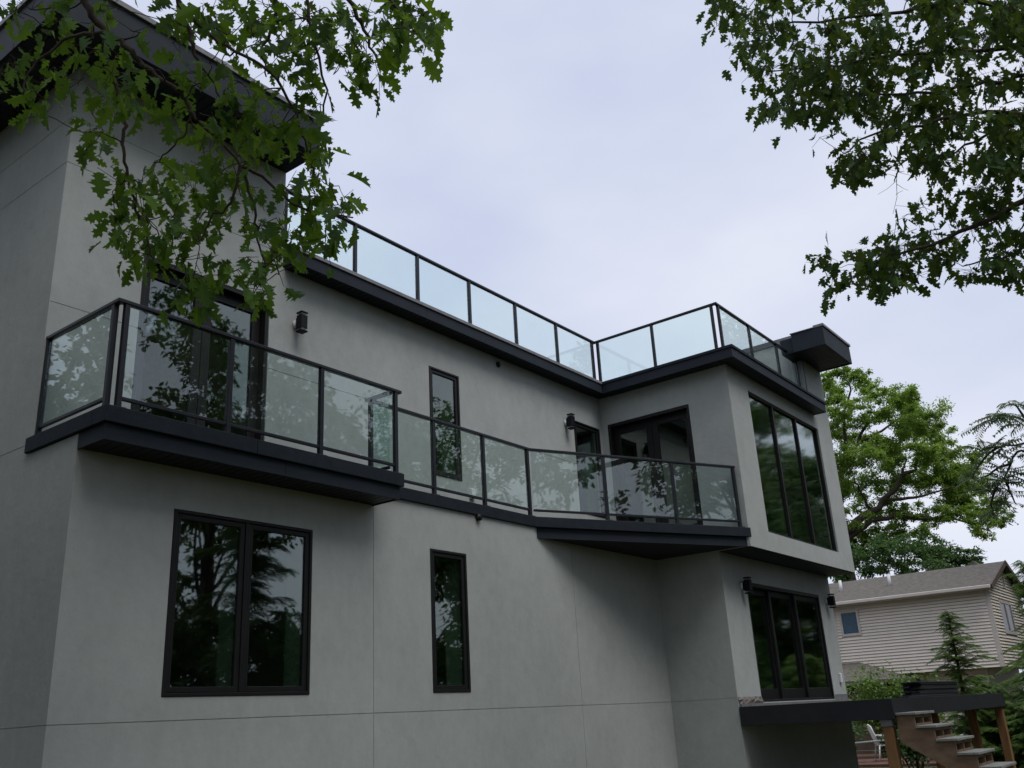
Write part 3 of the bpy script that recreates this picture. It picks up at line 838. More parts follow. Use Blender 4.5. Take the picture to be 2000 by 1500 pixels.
NROW = 26
h = (NE - NB) / NROW
NW = (2.86, 3.56, 3.80, 4.68)                      # blue window with its trim, y and z
for k in range(NROW):
    z = NB + k * h
    if z + h > NW[2] and z < NW[3]:
        clap((NX0, NY0 + 0.10), (NX0, NW[0]), z, h, (-1, 0)); clap((NX0, NW[1]), (NX0, NY1), z, h, (-1, 0))
    else:
        clap((NX0, NY0 + 0.10), (NX0, NY1), z, h, (-1, 0))
for k in range(22):                                # lower storey
    clap((NX0 + 0.48, NY0 + 0.6), (NX0 + 0.48, NY1), 0.1 + k * 0.104, 0.104, (-1, 0))
RX, RZg = 32.8, 5.98
GW = (31.32, 33.2, 3.50, 4.62)
for k in range(36):                                # gable end, trimmed to the roof slope
    z = NB + k * h
    if z + h > RZg - 0.1: break
    t = 0.0 if z + h < NE else (z + h - NE) / (RZg - NE)
    xa = NX0 + 0.10 + (RX - NX0) * t; xb = NX1 - 0.02 - (NX1 - RX) * t
    if z + h > GW[2] and z < GW[3]:
        clap((xa, NY0), (GW[0], NY0), z, h, (0, -1)); clap((GW[1], NY0), (xb, NY0), z, h, (0, -1))
    else:
        clap((xa, NY0), (xb, NY0), z, h, (0, -1))
mesh_obj("gable_wall", [(NX0 + 0.03, NY0 + 0.02, NE), (NX1 - 0.03, NY0 + 0.02, NE), (RX, NY0 + 0.02, RZg - 0.02), (NX0 + 0.03, NY0 + 0.2, NE), (NX1 - 0.03, NY0 + 0.2, NE), (RX, NY0 + 0.2, RZg - 0.02)], [(0, 1, 2), (5, 4, 3), (0, 3, 4, 1), (1, 4, 5, 2), (2, 5, 3, 0)], M_SIDING, nh)
boxes_obj("corner_board", [(NX0 - 0.035, NX0 + 0.10, NY0 - 0.035, NY0 + 0.099, NB, NE - 0.02)], M_SIDTRIM, nh)
sw_ = 0.30
def slope(x): return RZg - (RZg - NE) * abs(x - RX) / (RX - NX0)
rl = mesh_obj("roof", [(NX0 - 0.42, NY0 - 0.22, slope(NX0 - 0.42)), (RX, NY0 - 0.22, RZg + 0.03), (RX, NY1, RZg + 0.03), (NX0 - 0.42, NY1, slope(NX0 - 0.42)),
                   (NX1 + 0.3, NY0 - 0.22, slope(NX1 + 0.3) + 0.05), (NX1 + 0.3, NY1, slope(NX1 + 0.3) + 0.05),
                   (NX0 - 0.42, NY0 - 0.22, slope(NX0 - 0.42) - 0.08), (RX, NY0 - 0.22, RZg - 0.06), (NX1 + 0.3, NY0 - 0.22, slope(NX1 + 0.3) - 0.03),
                   (NX0 - 0.42, NY1, slope(NX0 - 0.42) - 0.08), (RX, NY1, RZg - 0.06), (NX1 + 0.3, NY1, slope(NX1 + 0.3) - 0.03)],
              [(0, 1, 2, 3), (1, 4, 5, 2), (0, 6, 7, 1), (1, 7, 8, 4), (6, 9, 10, 7), (7, 10, 11, 8), (0, 3, 9, 6), (4, 8, 11, 5)], M_SHINGLE, nh)
bars_obj("rake_board", [((NX0 - 0.42, NY0 - 0.25, slope(NX0 - 0.42) - 0.06), (RX, NY0 - 0.25, RZg - 0.02), 0.03, 0.16)], M_BROWN, rl)
bars_obj("rake_board", [((RX, NY0 - 0.25, RZg - 0.02), (NX1 + 0.3, NY0 - 0.25, slope(NX1 + 0.3) - 0.03), 0.03, 0.16)], M_BROWN, rl)
boxes_obj("gutter", [(NX0 - 0.53, NX0 - 0.425, NY0 - 0.22, NY1, slope(NX0 - 0.42) - 0.10, slope(NX0 - 0.42) + 0.01)], M_SIDTRIM, rl, bevel=0.015)
boxes_obj("eave_soffit", [(NX0 - 0.42, NX0 + 0.02, NY0 - 0.2, NY1, slope(NX0 - 0.42) - 0.115, slope(NX0 - 0.42) - 0.085)], M_SIDTRIM, rl)
for py, px in ((3.72, 31.2), (1.95, 31.2)):
    tubes_obj("vent_pipe", [([(px, py, slope(px) - 0.05), (px, py, slope(px) + 0.42)], [0.055, 0.055])], M_WHITE, rl, n=10)
mesh_obj("dormer_gable", [(33.2, -0.9, 5.85), (33.2, -0.1, 5.85), (33.2, -0.5, 6.22), (35.0, -0.9, 5.4), (35.0, -0.1, 5.4), (35.0, -0.5, 6.22)],
         [(0, 2, 1), (3, 4, 5), (0, 3, 5, 2), (1, 2, 5, 4), (0, 1, 4, 3)], M_SHINGLE, rl)
nw = boxes_obj("window", ring('x', NX0, NW[0], NW[1], -0.045, 0.02, NW[2], NW[3], 0.085), M_SIDTRIM, nh)
boxes_obj("pane", [(NX0 - 0.02, NX0 - 0.01, NW[0] + 0.08, NW[1] - 0.08, NW[2] + 0.08, NW[3] - 0.08)], M_BLUEGL, nw)
gw = boxes_obj("window", ring('y', NY0, GW[0], GW[1], -0.045, 0.02, GW[2], GW[3], 0.10) + [(32.21, 32.31, NY0 - 0.044, NY0 + 0.02, GW[2] + 0.1, GW[3] - 0.1)], M_SIDTRIM, nh)
for q in ((GW[0] + 0.1, 32.21), (32.31, GW[1] - 0.1)):
    boxes_obj("pane", [(q[0], q[1], NY0 - 0.02, NY0 - 0.01, GW[2] + 0.1, GW[3] - 0.1)], M_DARKGL, gw)
gv = boxes_obj("gable_vent", ring('y', NY0, 32.62, 32.98, -0.05, 0.0, 5.10, 5.62, 0.05), M_SIDTRIM, nh)
for k in range(6):
    boxes_obj("louvre", [(32.67, 32.93, NY0 - 0.04, NY0 - 0.026, 5.16 + k * 0.07, 5.20 + k * 0.07)], M_BROWN, gv)
tubes_obj("downpipe", [([(NX0 - 0.06, 3.78, 4.9), (NX0 - 0.06, 3.82, 2.75)], [0.04, 0.04])], M_SIDTRIM, nh, n=6)
# low extension with a hipped roof
boxes_obj("extension_wall", [(28.15, 30.4, 1.62, 8.0, 0.0, 2.32)], M_BROWN, nh)
mesh_obj("extension_roof", [(27.85, 1.35, 2.26), (30.45, 1.35, 2.26), (27.85, 8.0, 2.26), (30.45, 3.5, 3.05), (30.45, 8.0, 3.05), (27.85, 1.35, 2.15), (30.45, 1.35, 2.15), (27.85, 8.0, 2.15)],
         [(0, 3, 4, 2), (0, 1, 3), (0, 5, 6, 1), (2, 7, 5, 0)], M_SHINGLE, nh)

# neighbour's patio, rail fence and chairs
pat = boxes_obj("patio", [(22.3, 28.1, -1.6, 5.0, 0.0, 0.045)], M_PATIO); pat['kind'] = 'structure'
for k in range(14):
    boxes_obj("plank", [(22.3, 28.1, -1.6 + k * 0.2 + 0.006, -1.6 + (k + 1) * 0.2 - 0.006, 0.046, 0.07)], M_PATIO, pat)
fen = thing("tube_fence", "low galvanised tube rail fence in front of the hemlock hedge", "fence", (22, -1, 0))
tubes_obj("top_rail", [([(22, 1.2, 0.60), (22, -0.72, 0.70), (22, -4.5, 0.74)], [0.022] * 3)], M_GALV, fen, n=8)
for y in (1.1, -0.75, -2.6, -4.4):
    tubes_obj("post", [([(22, y, 0), (22, y, 0.72 if y < 0 else 0.60)], [0.026, 0.026])], M_GALV, fen, n=8)
for zz in (0.2, 0.42):
    tubes_obj("wire", [([(22.0, 1.1, zz), (22.0, -4.4, zz)], [0.004, 0.004])], M_GALV, fen, n=4)

def garden_chair(x, y, rz, label, bag=False):
    t = thing("garden_chair", label, "chair", (x, y, 0.07))
    Mx = Matrix.Translation((x, y, 0.07)) @ Matrix.Rotation(rz, 4, 'Z')
    def tb(name, paths, r=0.017):
        tubes_obj(name, [([Mx @ Vector(p) for p in path], [r] * len(path)) for path in paths], M_WHITE, t, n=7)
    for s in (-1, 1):
        tb("leg", [[(0.24, 0.25 * s, 0.0), (0.20, 0.24 * s, 0.42)]])
        tb("leg", [[(-0.27, 0.25 * s, 0.0), (-0.20, 0.23 * s, 0.42)]])
        tb("armrest", [[(0.20, 0.25 * s, 0.42), (0.22, 0.27 * s, 0.63), (-0.24, 0.26 * s, 0.66)]], 0.02)
    V = []
    for z in (0.42, 0.445):
        V += [Mx @ Vector(p) for p in ((0.24, -0.24, z), (0.24, 0.24, z), (-0.21, 0.22, z - 0.03), (-0.21, -0.22, z - 0.03))]
    mesh_obj("seat", V, [(3, 2, 1, 0), (4, 5, 6, 7), (0, 1, 5, 4), (1, 2, 6, 5), (2, 3, 7, 6), (3, 0, 4, 7)], M_WHITE, t)
    for k in range(5):
        yy = -0.19 + 0.095 * k
        v, f = bar(Mx @ Vector((-0.21, yy, 0.42)), Mx @ Vector((-0.36, yy, 0.90)), 0.06, 0.014, Mx.to_3x3() @ Vector((1, 0, 0)))
        mesh_obj("back_slat", v, f, M_WHITE, t)
    tb("back_rail", [[(-0.20, 0.23, 0.42), (-0.36, 0.24, 0.90), (-0.37, 0.0, 0.94), (-0.36, -0.24, 0.90), (-0.20, -0.23, 0.42)]], 0.02)
    if bag:
        bm = bmesh.new()
        bmesh.ops.create_icosphere(bm, subdivisions=2, radius=1.0)
        for v in bm.verts:
            n_ = noise.noise(v.co * 2.3) * 0.25
            v.co = Vector((v.co.x * 0.20, v.co.y * 0.17, v.co.z * 0.12)) * (1 + n_)
            v.co = Mx @ (v.co + Vector((-0.02, 0, 0.55)))
        me = bpy.data.meshes.new("black_bag"); bm.to_mesh(me); bm.free(); me.materials.append(M_CUSH)
        o = bpy.data.objects.new("black_bag", me); COL.objects.link(o)
        tag(o, "soft black bag lying on the seat of a white garden chair", "bag")
garden_chair(23.7, 0.75, math.radians(-60), "white slatted garden chair with a black bag on its seat", True)
garden_chair(23.5, -0.45, math.radians(-150), "white slatted garden chair with an empty seat behind the stairs")

# ================================================================== vegetation
def oak_leaf_shape(seed):
    """lobed, bristle tipped leaf along +Y, unit length, folded on the midrib"""
    rnd = random.Random(seed)
    half = [(0.012, 0.0), (0.07, 0.05), (0.19, 0.10), (0.16, 0.16), (0.25, 0.21), (0.13, 0.27), (0.15, 0.32), (0.32, 0.36), (0.28, 0.43),
            (0.41, 0.51), (0.29, 0.54), (0.16, 0.57), (0.17, 0.62), (0.31, 0.68), (0.24, 0.74), (0.29, 0.84), (0.15, 0.81), (0.10, 0.87), (0.13, 0.96), (0.045, 0.95)]
    pts = {}
    V = [(0, -0.16, 0.02), (0, 0.0, 0.0), (0, 1.04, 0.0)]
    bend = rnd.uniform(-0.42, 0.18); fold = rnd.uniform(0.05, 0.6); curl = rnd.uniform(-0.4, 0.4); wid = rnd.uniform(0.78, 1.1)
    def shape(x, y):
        return (x * wid, y, fold * abs(x) + bend * y * y + curl * x * y)
    V = [(-0.008, -0.17, 0.03), (0.008, -0.17, 0.03)]
    rp, lp = [], []
    for (x, y) in half:
        j = rnd.uniform(0.85, 1.15)
        rp.append(shape(x * j, y + rnd.uniform(-.012, .012)))
        j = rnd.uniform(0.85, 1.15)
        lp.append(shape(-x * j, y + rnd.uniform(-.012, .012)))
    mid = [shape(0, 0.0), shape(0, 0.5), shape(0, 1.04)]
    V += mid + rp + lp
    m0, r0, l0, k = 2, 5, 5 + len(half), len(half)
    F = [(0, 1, m0)]
    F.append((m0, *range(r0, r0 + k), m0 + 2, m0 + 1))
    F.append((m0 + 1, m0 + 2, *range(l0 + k - 1, l0 - 1, -1), m0))
    return np.array(V), F

OAK = [oak_leaf_shape(s) for s in range(12)]

def frame_from(d, n):
    d = Vector(d).normalized()
    n = Vector(n); n = n - d * n.dot(d)
    if n.length < 1e-4: n = d.orthogonal()
    n.normalize()
    x = d.cross(n)
    return Matrix((x, d, n)).transposed()

def join_instances(name, shapes, items, mat, parent, kind='stuff', smooth=False):
    """items: (shape index, origin, 3x3, scale) baked into one mesh"""
    Vs, loops, starts, totals = [], [], [], []
    vo = 0; ls = 0
    for si, o, R3, s in items:
        V, F = shapes[si]
        A = np.array(R3)
        Vs.append((V * s) @ A.T + np.array(o))
        for f in F:
            starts.append(ls); totals.append(len(f)); ls += len(f)
            loops.extend(i + vo for i in f)
        vo += len(V)
    me = bpy.data.meshes.new(name)
    if vo:
        Vs = np.concatenate(Vs)
        me.vertices.add(vo); me.vertices.foreach_set("co", Vs.astype(np.float32).ravel())
        me.loops.add(ls); me.loops.foreach_set("vertex_index", np.array(loops, dtype=np.int32))
        me.polygons.add(len(starts)); me.polygons.foreach_set("loop_start", np.array(starts, dtype=np.int32))
        me.update(calc_edges=True); me.validate()
    me.materials.append(mat)
    o = link(bpy.data.objects.new(name, me), parent)
    if kind: o['kind'] = kind
    return o

def place_parts(name, meshes, items, parent):
    for si, o, R3, s in items:
        ob = bpy.data.objects.new(name, meshes[si])
        ob.matrix_basis = Matrix.Translation(o) @ (R3 @ Matrix.Scale(s, 3)).to_4x4()
        link(ob, parent)

def shape_meshes(name, shapes, mat):
    out = []
    for V, F in shapes:
        me = bpy.data.meshes.new(name); me.from_pydata([tuple(v) for v in V], [], F); me.materials.append(mat); me.update()
        out.append(me)
    return out

def nearest(pt, pool):
    return min(pool, key=lambda q: (q[0] - pt).length_squared)

def oak_foliage(tree, limbs, clusters, leaf_len, mat, per, spread, keep=300):
    """twigs from the nearest limb point to each cluster, leaves fanning out of the twig ends"""
    pool = []
    for L in limbs:
        for p, r in zip(*L):
            pool.append((p, r))
    tw, items = [], []
    clusters = sorted(clusters, key=lambda c: (nearest(c, pool)[0] - c).length)
    for c in clusters:
        p0, r0 = nearest(c, pool)
        pool += [(c, 0.006), (p0.lerp(c, 0.6), 0.006)]
        mid = p0.lerp(c, 0.55) + Vector((random.gauss(0, .04), random.gauss(0, .04), random.uniform(0.0, 0.08)))
        path = smooth_path([p0, mid, c], 3, 0.006)
        r = min(r0 * 0.6, 0.0065)
        tw.append((path, [r + (0.0025 - r) * i / (len(path) - 1) for i in range(len(path))]))
        k = max(3, int(random.gauss(per, per * 0.22)))
        out = (c - p0).normalized() if (c - p0).length > 0.02 else Vector((0, 0, -1))
        for j in range(k):
            base = c.lerp(mid, random.random() ** 1.5 * 0.6) + Vector((random.gauss(0, spread), random.gauss(0, spread), random.gauss(0, spread * 0.8)))
            a = random.uniform(0, 2 * math.pi)
            d = Vector((math.cos(a), math.sin(a), 0)) * random.uniform(0.2, 0.9) + out * 0.35 + Vector((0, 0, -random.uniform(0.25, 1.1)))
            nn = Vector((random.gauss(0, 0.75), random.gauss(0, 0.75), 0.75))
            R3 = frame_from(d, nn)
            s = leaf_len * random.uniform(0.5, 1.22)
            items.append((random.randrange(12), base, R3, s))
            if random.random() < 0.6:
                st = c.lerp(mid, random.random() * 0.5)
                tw.append(([st, base + R3 @ Vector((0, -0.17 * s, 0))], [0.0022, 0.0016]))
    tubes_obj("twig", tw, M_TWIG, tree, n=4)['kind'] = 'stuff'
    items.sort(key=lambda it: (Vector(it[1]) - CAM_POS).length)
    place_parts("leaf", shape_meshes("leaf", OAK, mat), items[:keep], tree)
    join_instances("foliage", OAK, items[keep:], mat, tree)

def px_limb(pts, d0, r0, r1, sub=4, wob=0.008):
    """pts: (u, v) or (u, v, d)"""
    P = [at(p[0], p[1], p[2] if len(p) > 2 else d0) for p in pts]
    path = smooth_path(P, sub, wob)
    n = len(path)
    return path, [r0 + (r1 - r0) * (i / (n - 1)) for i in range(n)]

# ---- oak leaning in over the left balcony
oakL = thing("oak_tree", "oak tree hanging a big lobed leaf branch in front of the tall left eaves", "tree", (-6.6, -5.2, 0))
trunk_top = Vector((-6.2, -4.9, 5.6))
tubes_obj("trunk", [(smooth_path([(-6.6, -5.2, -0.1), (-6.55, -5.15, 1.5), (-6.4, -5.0, 3.6), trunk_top], 4, 0.01), list(np.linspace(0.30, 0.19, 13)))], M_BARK, oakL, n=14)
LL = []
jb = at(150, -70, 6.0)
LL.append((smooth_path([trunk_top, Vector((-4.6, -4.2, 6.9)), jb], 5, 0.012), list(np.linspace(0.12, 0.05, 11))))
LL.append(px_limb([(150, -70), (166, 0), (186, 38), (207, 62), (240, 84), (264, 110), (296, 140), (332, 166), (358, 188), (373, 215), (388, 238)], 6.0, 0.026, 0.010))
LL.append(px_limb([(205, 60), (208, 110), (218, 152), (238, 214), (243, 246), (242, 290), (250, 340), (259, 382), (270, 420), (286, 462), (300, 505)], 6.0, 0.017, 0.005))
LL.append(px_limb([(388, 238), (425, 270), (468, 326), (448, 395), (412, 428), (388, 470)], 6.1, 0.014, 0.005))
LL.append(px_limb([(468, 326), (486, 372), (499, 430), (505, 480), (520, 540)], 6.15, 0.011, 0.005))
LL.append(px_limb([(468, 326), (528, 360), (585, 405), (640, 420), (690, 425)], 6.2, 0.011, 0.005))
LL.append(px_limb([(372, 215), (366, 250), (340, 285), (300, 318)], 6.05, 0.008, 0.004))
LL.append(px_limb([(332, -60), (352, 20), (374, 66), (384, 110), (398, 138), (430, 190)], 6.3, 0.02, 0.006))
LL.append(px_limb([(352, 10), (402, 60), (446, 92), (512, 128), (560, 190), (592, 262), (610, 330), (640, 380)], 6.4, 0.014, 0.006))
LL.append(px_limb([(532, -60), (536, 30), (528, 66), (512, 100), (520, 150)], 6.5, 0.016, 0.005))
LL.append(px_limb([(640, -60), (690, 18), (712, 60), (722, 92), (748, 128)], 6.4, 0.018, 0.006))
LL.append(px_limb([(720, -60), (770, 10), (820, 60), (840, 90)], 6.4, 0.014, 0.005))
LL.append(px_limb([(207, 62), (150, 70), (95, 95), (55, 140), (45, 185)], 5.7, 0.012, 0.005))
LL.append(px_limb([(590, -30), (610, 60), (625, 130), (640, 190), (622, 260)], 6.3, 0.012, 0.005))
src = LL[0][0][6]
for tgt in ((332, -60, 6.3), (532, -60, 6.5), (640, -60, 6.4), (720, -60, 6.4), (590, -30, 6.3)):
    e = at(*tgt)
    LL.append((smooth_path([src, src.lerp(e, 0.5) + Vector((0, 0, 0.45)), e], 5, 0.01), list(np.linspace(0.04, 0.018, 11))))
for L in LL:
    tubes_obj("limb", [L], M_BARK, oakL, n=8)
CL = [(20, 100), (60, 120), (30, 40), (95, 60), (110, 100), (75, 170), (70, 215), (90, 230), (130, 45), (140, 95), (165, 120), (150, 160), (180, 80), (190, 180), (215, 140), (235, 175), (175, 215), (195, 245), (230, 205),
      (260, 150), (255, 195), (225, 115), (170, 265), (165, 290), (275, 175), (250, 60), (120, 20), (190, 10), (60, 20), (10, 140), (40, 160), (110, 140), (85, 195), (225, 240), (265, 215),
      (330, 25), (350, 60), (375, 20), (395, 80), (420, 45), (440, 85), (455, 30), (480, 70), (500, 35), (520, 85), (545, 40), (335, 95), (420, 10), (470, 5), (520, 10), (310, 10), (575, 15),
      (560, 90), (590, 60), (600, 25), (620, 90), (610, 130), (640, 50), (650, 110), (665, 20), (680, 75), (700, 110), (690, 150), (715, 160), (740, 130), (660, 150), (630, 15), (745, 165), (700, 40),
      (730, 60), (760, 40), (775, 90), (800, 30), (815, 75), (835, 40), (845, 85), (830, 110), (790, 60), (760, 5), (800, 5), (850, 60), (730, 15), (765, 115),
      (385, 140), (410, 120), (400, 170), (440, 140), (430, 180), (465, 165), (480, 200), (510, 185), (540, 205), (530, 150), (560, 140), (570, 215), (595, 170), (600, 215), (625, 235), (620, 190), (585, 255), (640, 270), (610, 290), (600, 330), (640, 315), (455, 215), (495, 225), (570, 110), (590, 95),
      (345, 195), (365, 230), (385, 265), (345, 230), (420, 235), (440, 260), (460, 285), (490, 270), (515, 285), (430, 295), (475, 310), (410, 270), (505, 310), (540, 260), (450, 240), (480, 245), (560, 290), (520, 240),
      (215, 330), (205, 305), (240, 350), (235, 390), (255, 415), (280, 345), (300, 340), (325, 330), (345, 350), (365, 330), (390, 340), (405, 370), (430, 345), (455, 370), (480, 380), (505, 365), (530, 380), (560, 370), (285, 380), (320, 372), (350, 385), (375, 380), (240, 440),
      (575, 400), (600, 385), (620, 420), (645, 400), (662, 425), (590, 430), (555, 420), (660, 390), (630, 365), (600, 350), (625, 345), (672, 400),
      (250, 460), (285, 425), (310, 440), (335, 430), (360, 450), (385, 430), (410, 455), (440, 440), (300, 470), (340, 480), (375, 470), (325, 505), (280, 490), (400, 410), (430, 410),
      (245, 505), (265, 485), (270, 525), (470, 460), (500, 440), (525, 455), (550, 470), (575, 450), (600, 470), (640, 470),  (650, 495), (610, 440),
      (330, 530), (355, 550), (380, 545), (395, 575), (350, 570), (410, 500), (440, 510), (465, 530), (485, 555), (500, 575), (515, 530), (540, 520), (560, 500), (530, 490), (490, 500), (370, 510), (475, 585), (550, 540), (420, 540)]
CL += [(360, 40), (400, 30), (440, 60), (470, 45), (500, 60), (530, 30), (560, 65), (585, 35), (610, 60), (645, 80), (670, 50), (695, 90), (720, 120), (745, 60), (770, 70), (790, 40), (820, 20), (840, 60), (710, 20), (680, 110), (655, 35), (600, 110), (480, 100), (540, 100), (780, 20)]
clL = [at(u + random.gauss(0, 6), v + random.gauss(0, 6), random.uniform(5.6, 6.9)) for u, v in CL]
oak_foliage(oakL, LL, clL, 0.150, L_OAK, 4.9, 0.060)

# ---- oak on the right
oakR = thing("oak_tree", "dense dark oak crown against the sky right of the roof terrace", "tree", (13.2, -9.2, 0))
tt = Vector((12.9, -9.0, 6.8))
tubes_obj("trunk", [(smooth_path([(13.2, -9.2, -0.1), (13.2, -9.15, 2), (13.05, -9.05, 4.5), tt], 4, 0.01), list(np.linspace(0.36, 0.24, 13)))], M_BARK, oakR, n=14)
RL = []
tips = [[(2130, 300), (2010, 385), (1930, 432), (1850, 466), (1760, 495), (1690, 520)],
        [(2130, 40), (1990, 30), (1940, 8), (1860, 5), (1760, 20), (1600, 40), (1480, 60)],
        [(2130, 130), (1990, 150), (1900, 165), (1800, 180), (1690, 190), (1560, 200)],
        [(2130, 210), (2000, 235), (1930, 265), (1860, 300), (1800, 320)],
        [(2110, 230), (1990, 225), (1900, 225), (1800, 240), (1700, 260), (1650, 300)],
        [(2130, 420), (2030, 470), (1960, 500), (1880, 520)],
        [(2100, 90), (1950, 95), (1850, 100), (1750, 110), (1640, 130), (1500, 140)]]
for i, tp in enumerate(tips):
    L = px_limb(tp, 10.4 + 0.35 * (i % 4), 0.045 if i < 2 else 0.03, 0.007, sub=3, wob=0.02)
    RL.append(L)
    e = L[0][0]
    RL.append((smooth_path([tt, tt.lerp(e, 0.5) + Vector((0, 0, 0.7)), e], 5, 0.02), list(np.linspace(0.10, 0.045, 11))))
for L in RL:
    tubes_obj("limb", [L], M_BARK, oakR, n=8)
POLY = [(1385, -60), (1395, 40), (1440, 75), (1450, 125), (1500, 160), (1560, 185), (1495, 205), (1485, 225), (1540, 232), (1605, 225), (1605, 262), (1650, 280), (1640, 318), (1662, 345), (1735, 340),
        (1748, 300), (1785, 305), (1775, 345), (1850, 362), (1800, 395), (1740, 430), (1690, 468), (1615, 498), (1588, 515), (1620, 540), (1612, 575), (1650, 568), (1712, 542), (1728, 572), (1790, 535), (1890, 540), (1960, 540), (2120, 540), (2120, -60)]
HOLES = [(1790, 350, 22), (1880, 30, 12), (1930, 200, 14), (1975, 130, 10), (1760, 390, 22), (1860, 230, 10)]
def inside(u, v):
    c = False
    j = len(POLY) - 1
    for i in range(len(POLY)):
        (x1, y1), (x2, y2) = POLY[i], POLY[j]
        if (y1 > v) != (y2 > v) and u < (x2 - x1) * (v - y1) / (y2 - y1) + x1: c = not c
        j = i
    return c and not any((u - h[0]) ** 2 + (v - h[1]) ** 2 < h[2] ** 2 for h in HOLES)
clR = []
tries = 0
while len(clR) < 680 and tries < 60000:
    tries += 1
    u, v = random.uniform(1380, 2110), random.uniform(-55, 585)
    if not inside(u, v): continue
    if noise.noise(Vector((u / 42.0, v / 42.0, 3.1))) < -0.10: continue
    clR.append(at(u, v, random.uniform(9.8, 12.2)))
for u, v in [(1392, 20), (1400, 50), (1442, 82), (1455, 115), (1470, 135), (1500, 165), (1485, 215), (1515, 215), (1545, 218), (1600, 268), (1645, 325), (1665, 345), (1592, 512), (1605, 520), (1615, 580), (1635, 570), (1725, 570), (1800, 540), (1960, 545), (1575, 215), (1410, 8)]:
    clR.append(at(u, v, random.uniform(10.2, 11.6)))
oak_foliage(oakR, RL, clR, 0.162, L_OAK2, 7.4, 0.085)
bt = [([at(1752, 285, 10.5), at(1754, 320, 10.5), at(1751, 352, 10.5), at(1752, 385, 10.5), at(1744, 418, 10.5)], [0.005, 0.004, 0.004, 0.003, 0.002])]
for u, v, du, dv in [(1752, 352, -38, 28), (1753, 335, 28, 8), (1752, 360, 22, 12), (1751, 345, -22, -6), (1750, 380, 14, -8), (1754, 300, 12, 10)]:
    bt.append(([at(u, v, 10.5), at(u + du * .5, v + dv * .6, 10.5), at(u + du, v + dv, 10.5)], [0.003, 0.002, 0.0015]))
tubes_obj("bare_twig", bt, M_TWIG, oakR, n=4)['label'] = "bare leafless twig"

# ---- ailanthus with long feathered leaves
def feather_shape(seed):
    rnd = random.Random(seed)
    V, F = [], []
    droop = rnd.uniform(0.15, 0.4)
    npair = 8
    def ax(t): return (rnd.uniform(-.004, .004), t, -droop * t * t)
    for i in range(npair + 1):
        t = 0.14 + 0.86 * i / npair
        c = (0, t, -droop * t * t)
        V += [(c[0] - 0.006, c[1], c[2]), (c[0] + 0.006, c[1], c[2])]
        if i: o = len(V) - 4; F.append((o, o + 1, o + 3, o + 2)) if i == 1 else None
    V, F = [], []
    prev = None
    for i in range(npair + 1):
        t = i / npair
        c = (0, t, -droop * t * t)
        o = len(V); V += [(-0.007, c[1], c[2]), (0.007, c[1], c[2])]
        if prev is not None: F.append((prev, prev + 1, o + 1, o))
        prev = o
    for i in range(npair):
        t = 0.16 + 0.84 * i / npair
        z = -droop * t * t
        ln = 0.20 * (1 - 0.45 * abs(t - 0.45)) * rnd.uniform(0.85, 1.1); wd = 0.075
        for s in (-1, 1):
            o = len(V)
            V += [(0, t, z), (s * ln * 0.45, t + wd * 0.2 + 0.05, z - 0.03), (s * ln, t + 0.10, z - 0.12 * rnd.uniform(0.4, 1.6)), (s * ln * 0.42, t + wd + 0.075, z - 0.025)]
            F.append((o, o + 1, o + 2, o + 3))
    return np.array(V), F
FEA = [feather_shape(s) for s in range(5)]
ail = thing("ailanthus_tree", "tree with long feathered compound leaves drooping against the sky above the neighbour's house", "tree", (22.5, -7.5, 0))
AL = []
at_top = Vector((22.3, -7.3, 5.5))
tubes_obj("trunk", [(smooth_path([(22.5, -7.5, -0.1), (22.4, -7.4, 2.5), at_top], 4, 0.01), list(np.linspace(0.14, 0.08, 9)))], M_BARK, ail, n=10)
for tp in [[(2070, 860), (2010, 828), (1975, 812), (1945, 815), (1915, 828)], [(2070, 900), (1995, 880), (1975, 905), (1962, 935), (1945, 955)], [(2060, 850), (2000, 866), (1950, 872), (1915, 880)],
           [(1962, 935), (1972, 960), (1985, 985)], [(1945, 955), (1935, 985), (1940, 1005)], [(2010, 828), (1990, 800), (1970, 785)], [(1950, 872), (1920, 900), (1900, 935)], [(1975, 905), (1940, 920), (1915, 935)]]:
    L = px_limb(tp, 22.0, 0.035, 0.012, sub=3, wob=0.02)
    AL.append(L); tubes_obj("limb", [L], M_BARK, ail, n=6)
for L in AL[:3]:
    e = L[0][0]
    tubes_obj("limb", [(smooth_path([at_top, at_top.lerp(e, .5) + Vector((0, 0, .4)), e], 4, 0.01), list(np.linspace(0.06, 0.035, 9)))], M_BARK, ail, n=6)
items = []
for L in AL:
    P = L[0]
    n = len(P)
    for i in range(n):
        for k in range(2 if i < n * 0.5 else 4):
            if i < n * 0.2 and random.random() < 0.5: continue
            a = random.uniform(0, 2 * math.pi)
            d = Vector((math.cos(a), math.sin(a), random.uniform(-0.5, 0.45)))
            items.append((random.randrange(5), P[i], frame_from(d, Vector((random.gauss(0, .3), random.gauss(0, .3), 1))), random.uniform(0.36, 0.66)))
place_parts("compound_leaf", shape_meshes("compound_leaf", FEA, L_SUMAC), items, ail)

# ---- loose leaf shapes for far crowns
def blade(seed, w=0.5):
    rnd = random.Random(seed)
    b = rnd.uniform(-.2, .2)
    return np.array([(0, 0, 0), (w * .5, .35, .05), (w * .32, .75, b * .5), (0, 1, b), (-w * .32, .75, b * .5), (-w * .5, .35, .05)]), [(0, 1, 2, 3, 4, 5)]
BL = [blade(s, 0.42 + 0.06 * s) for s in range(4)]

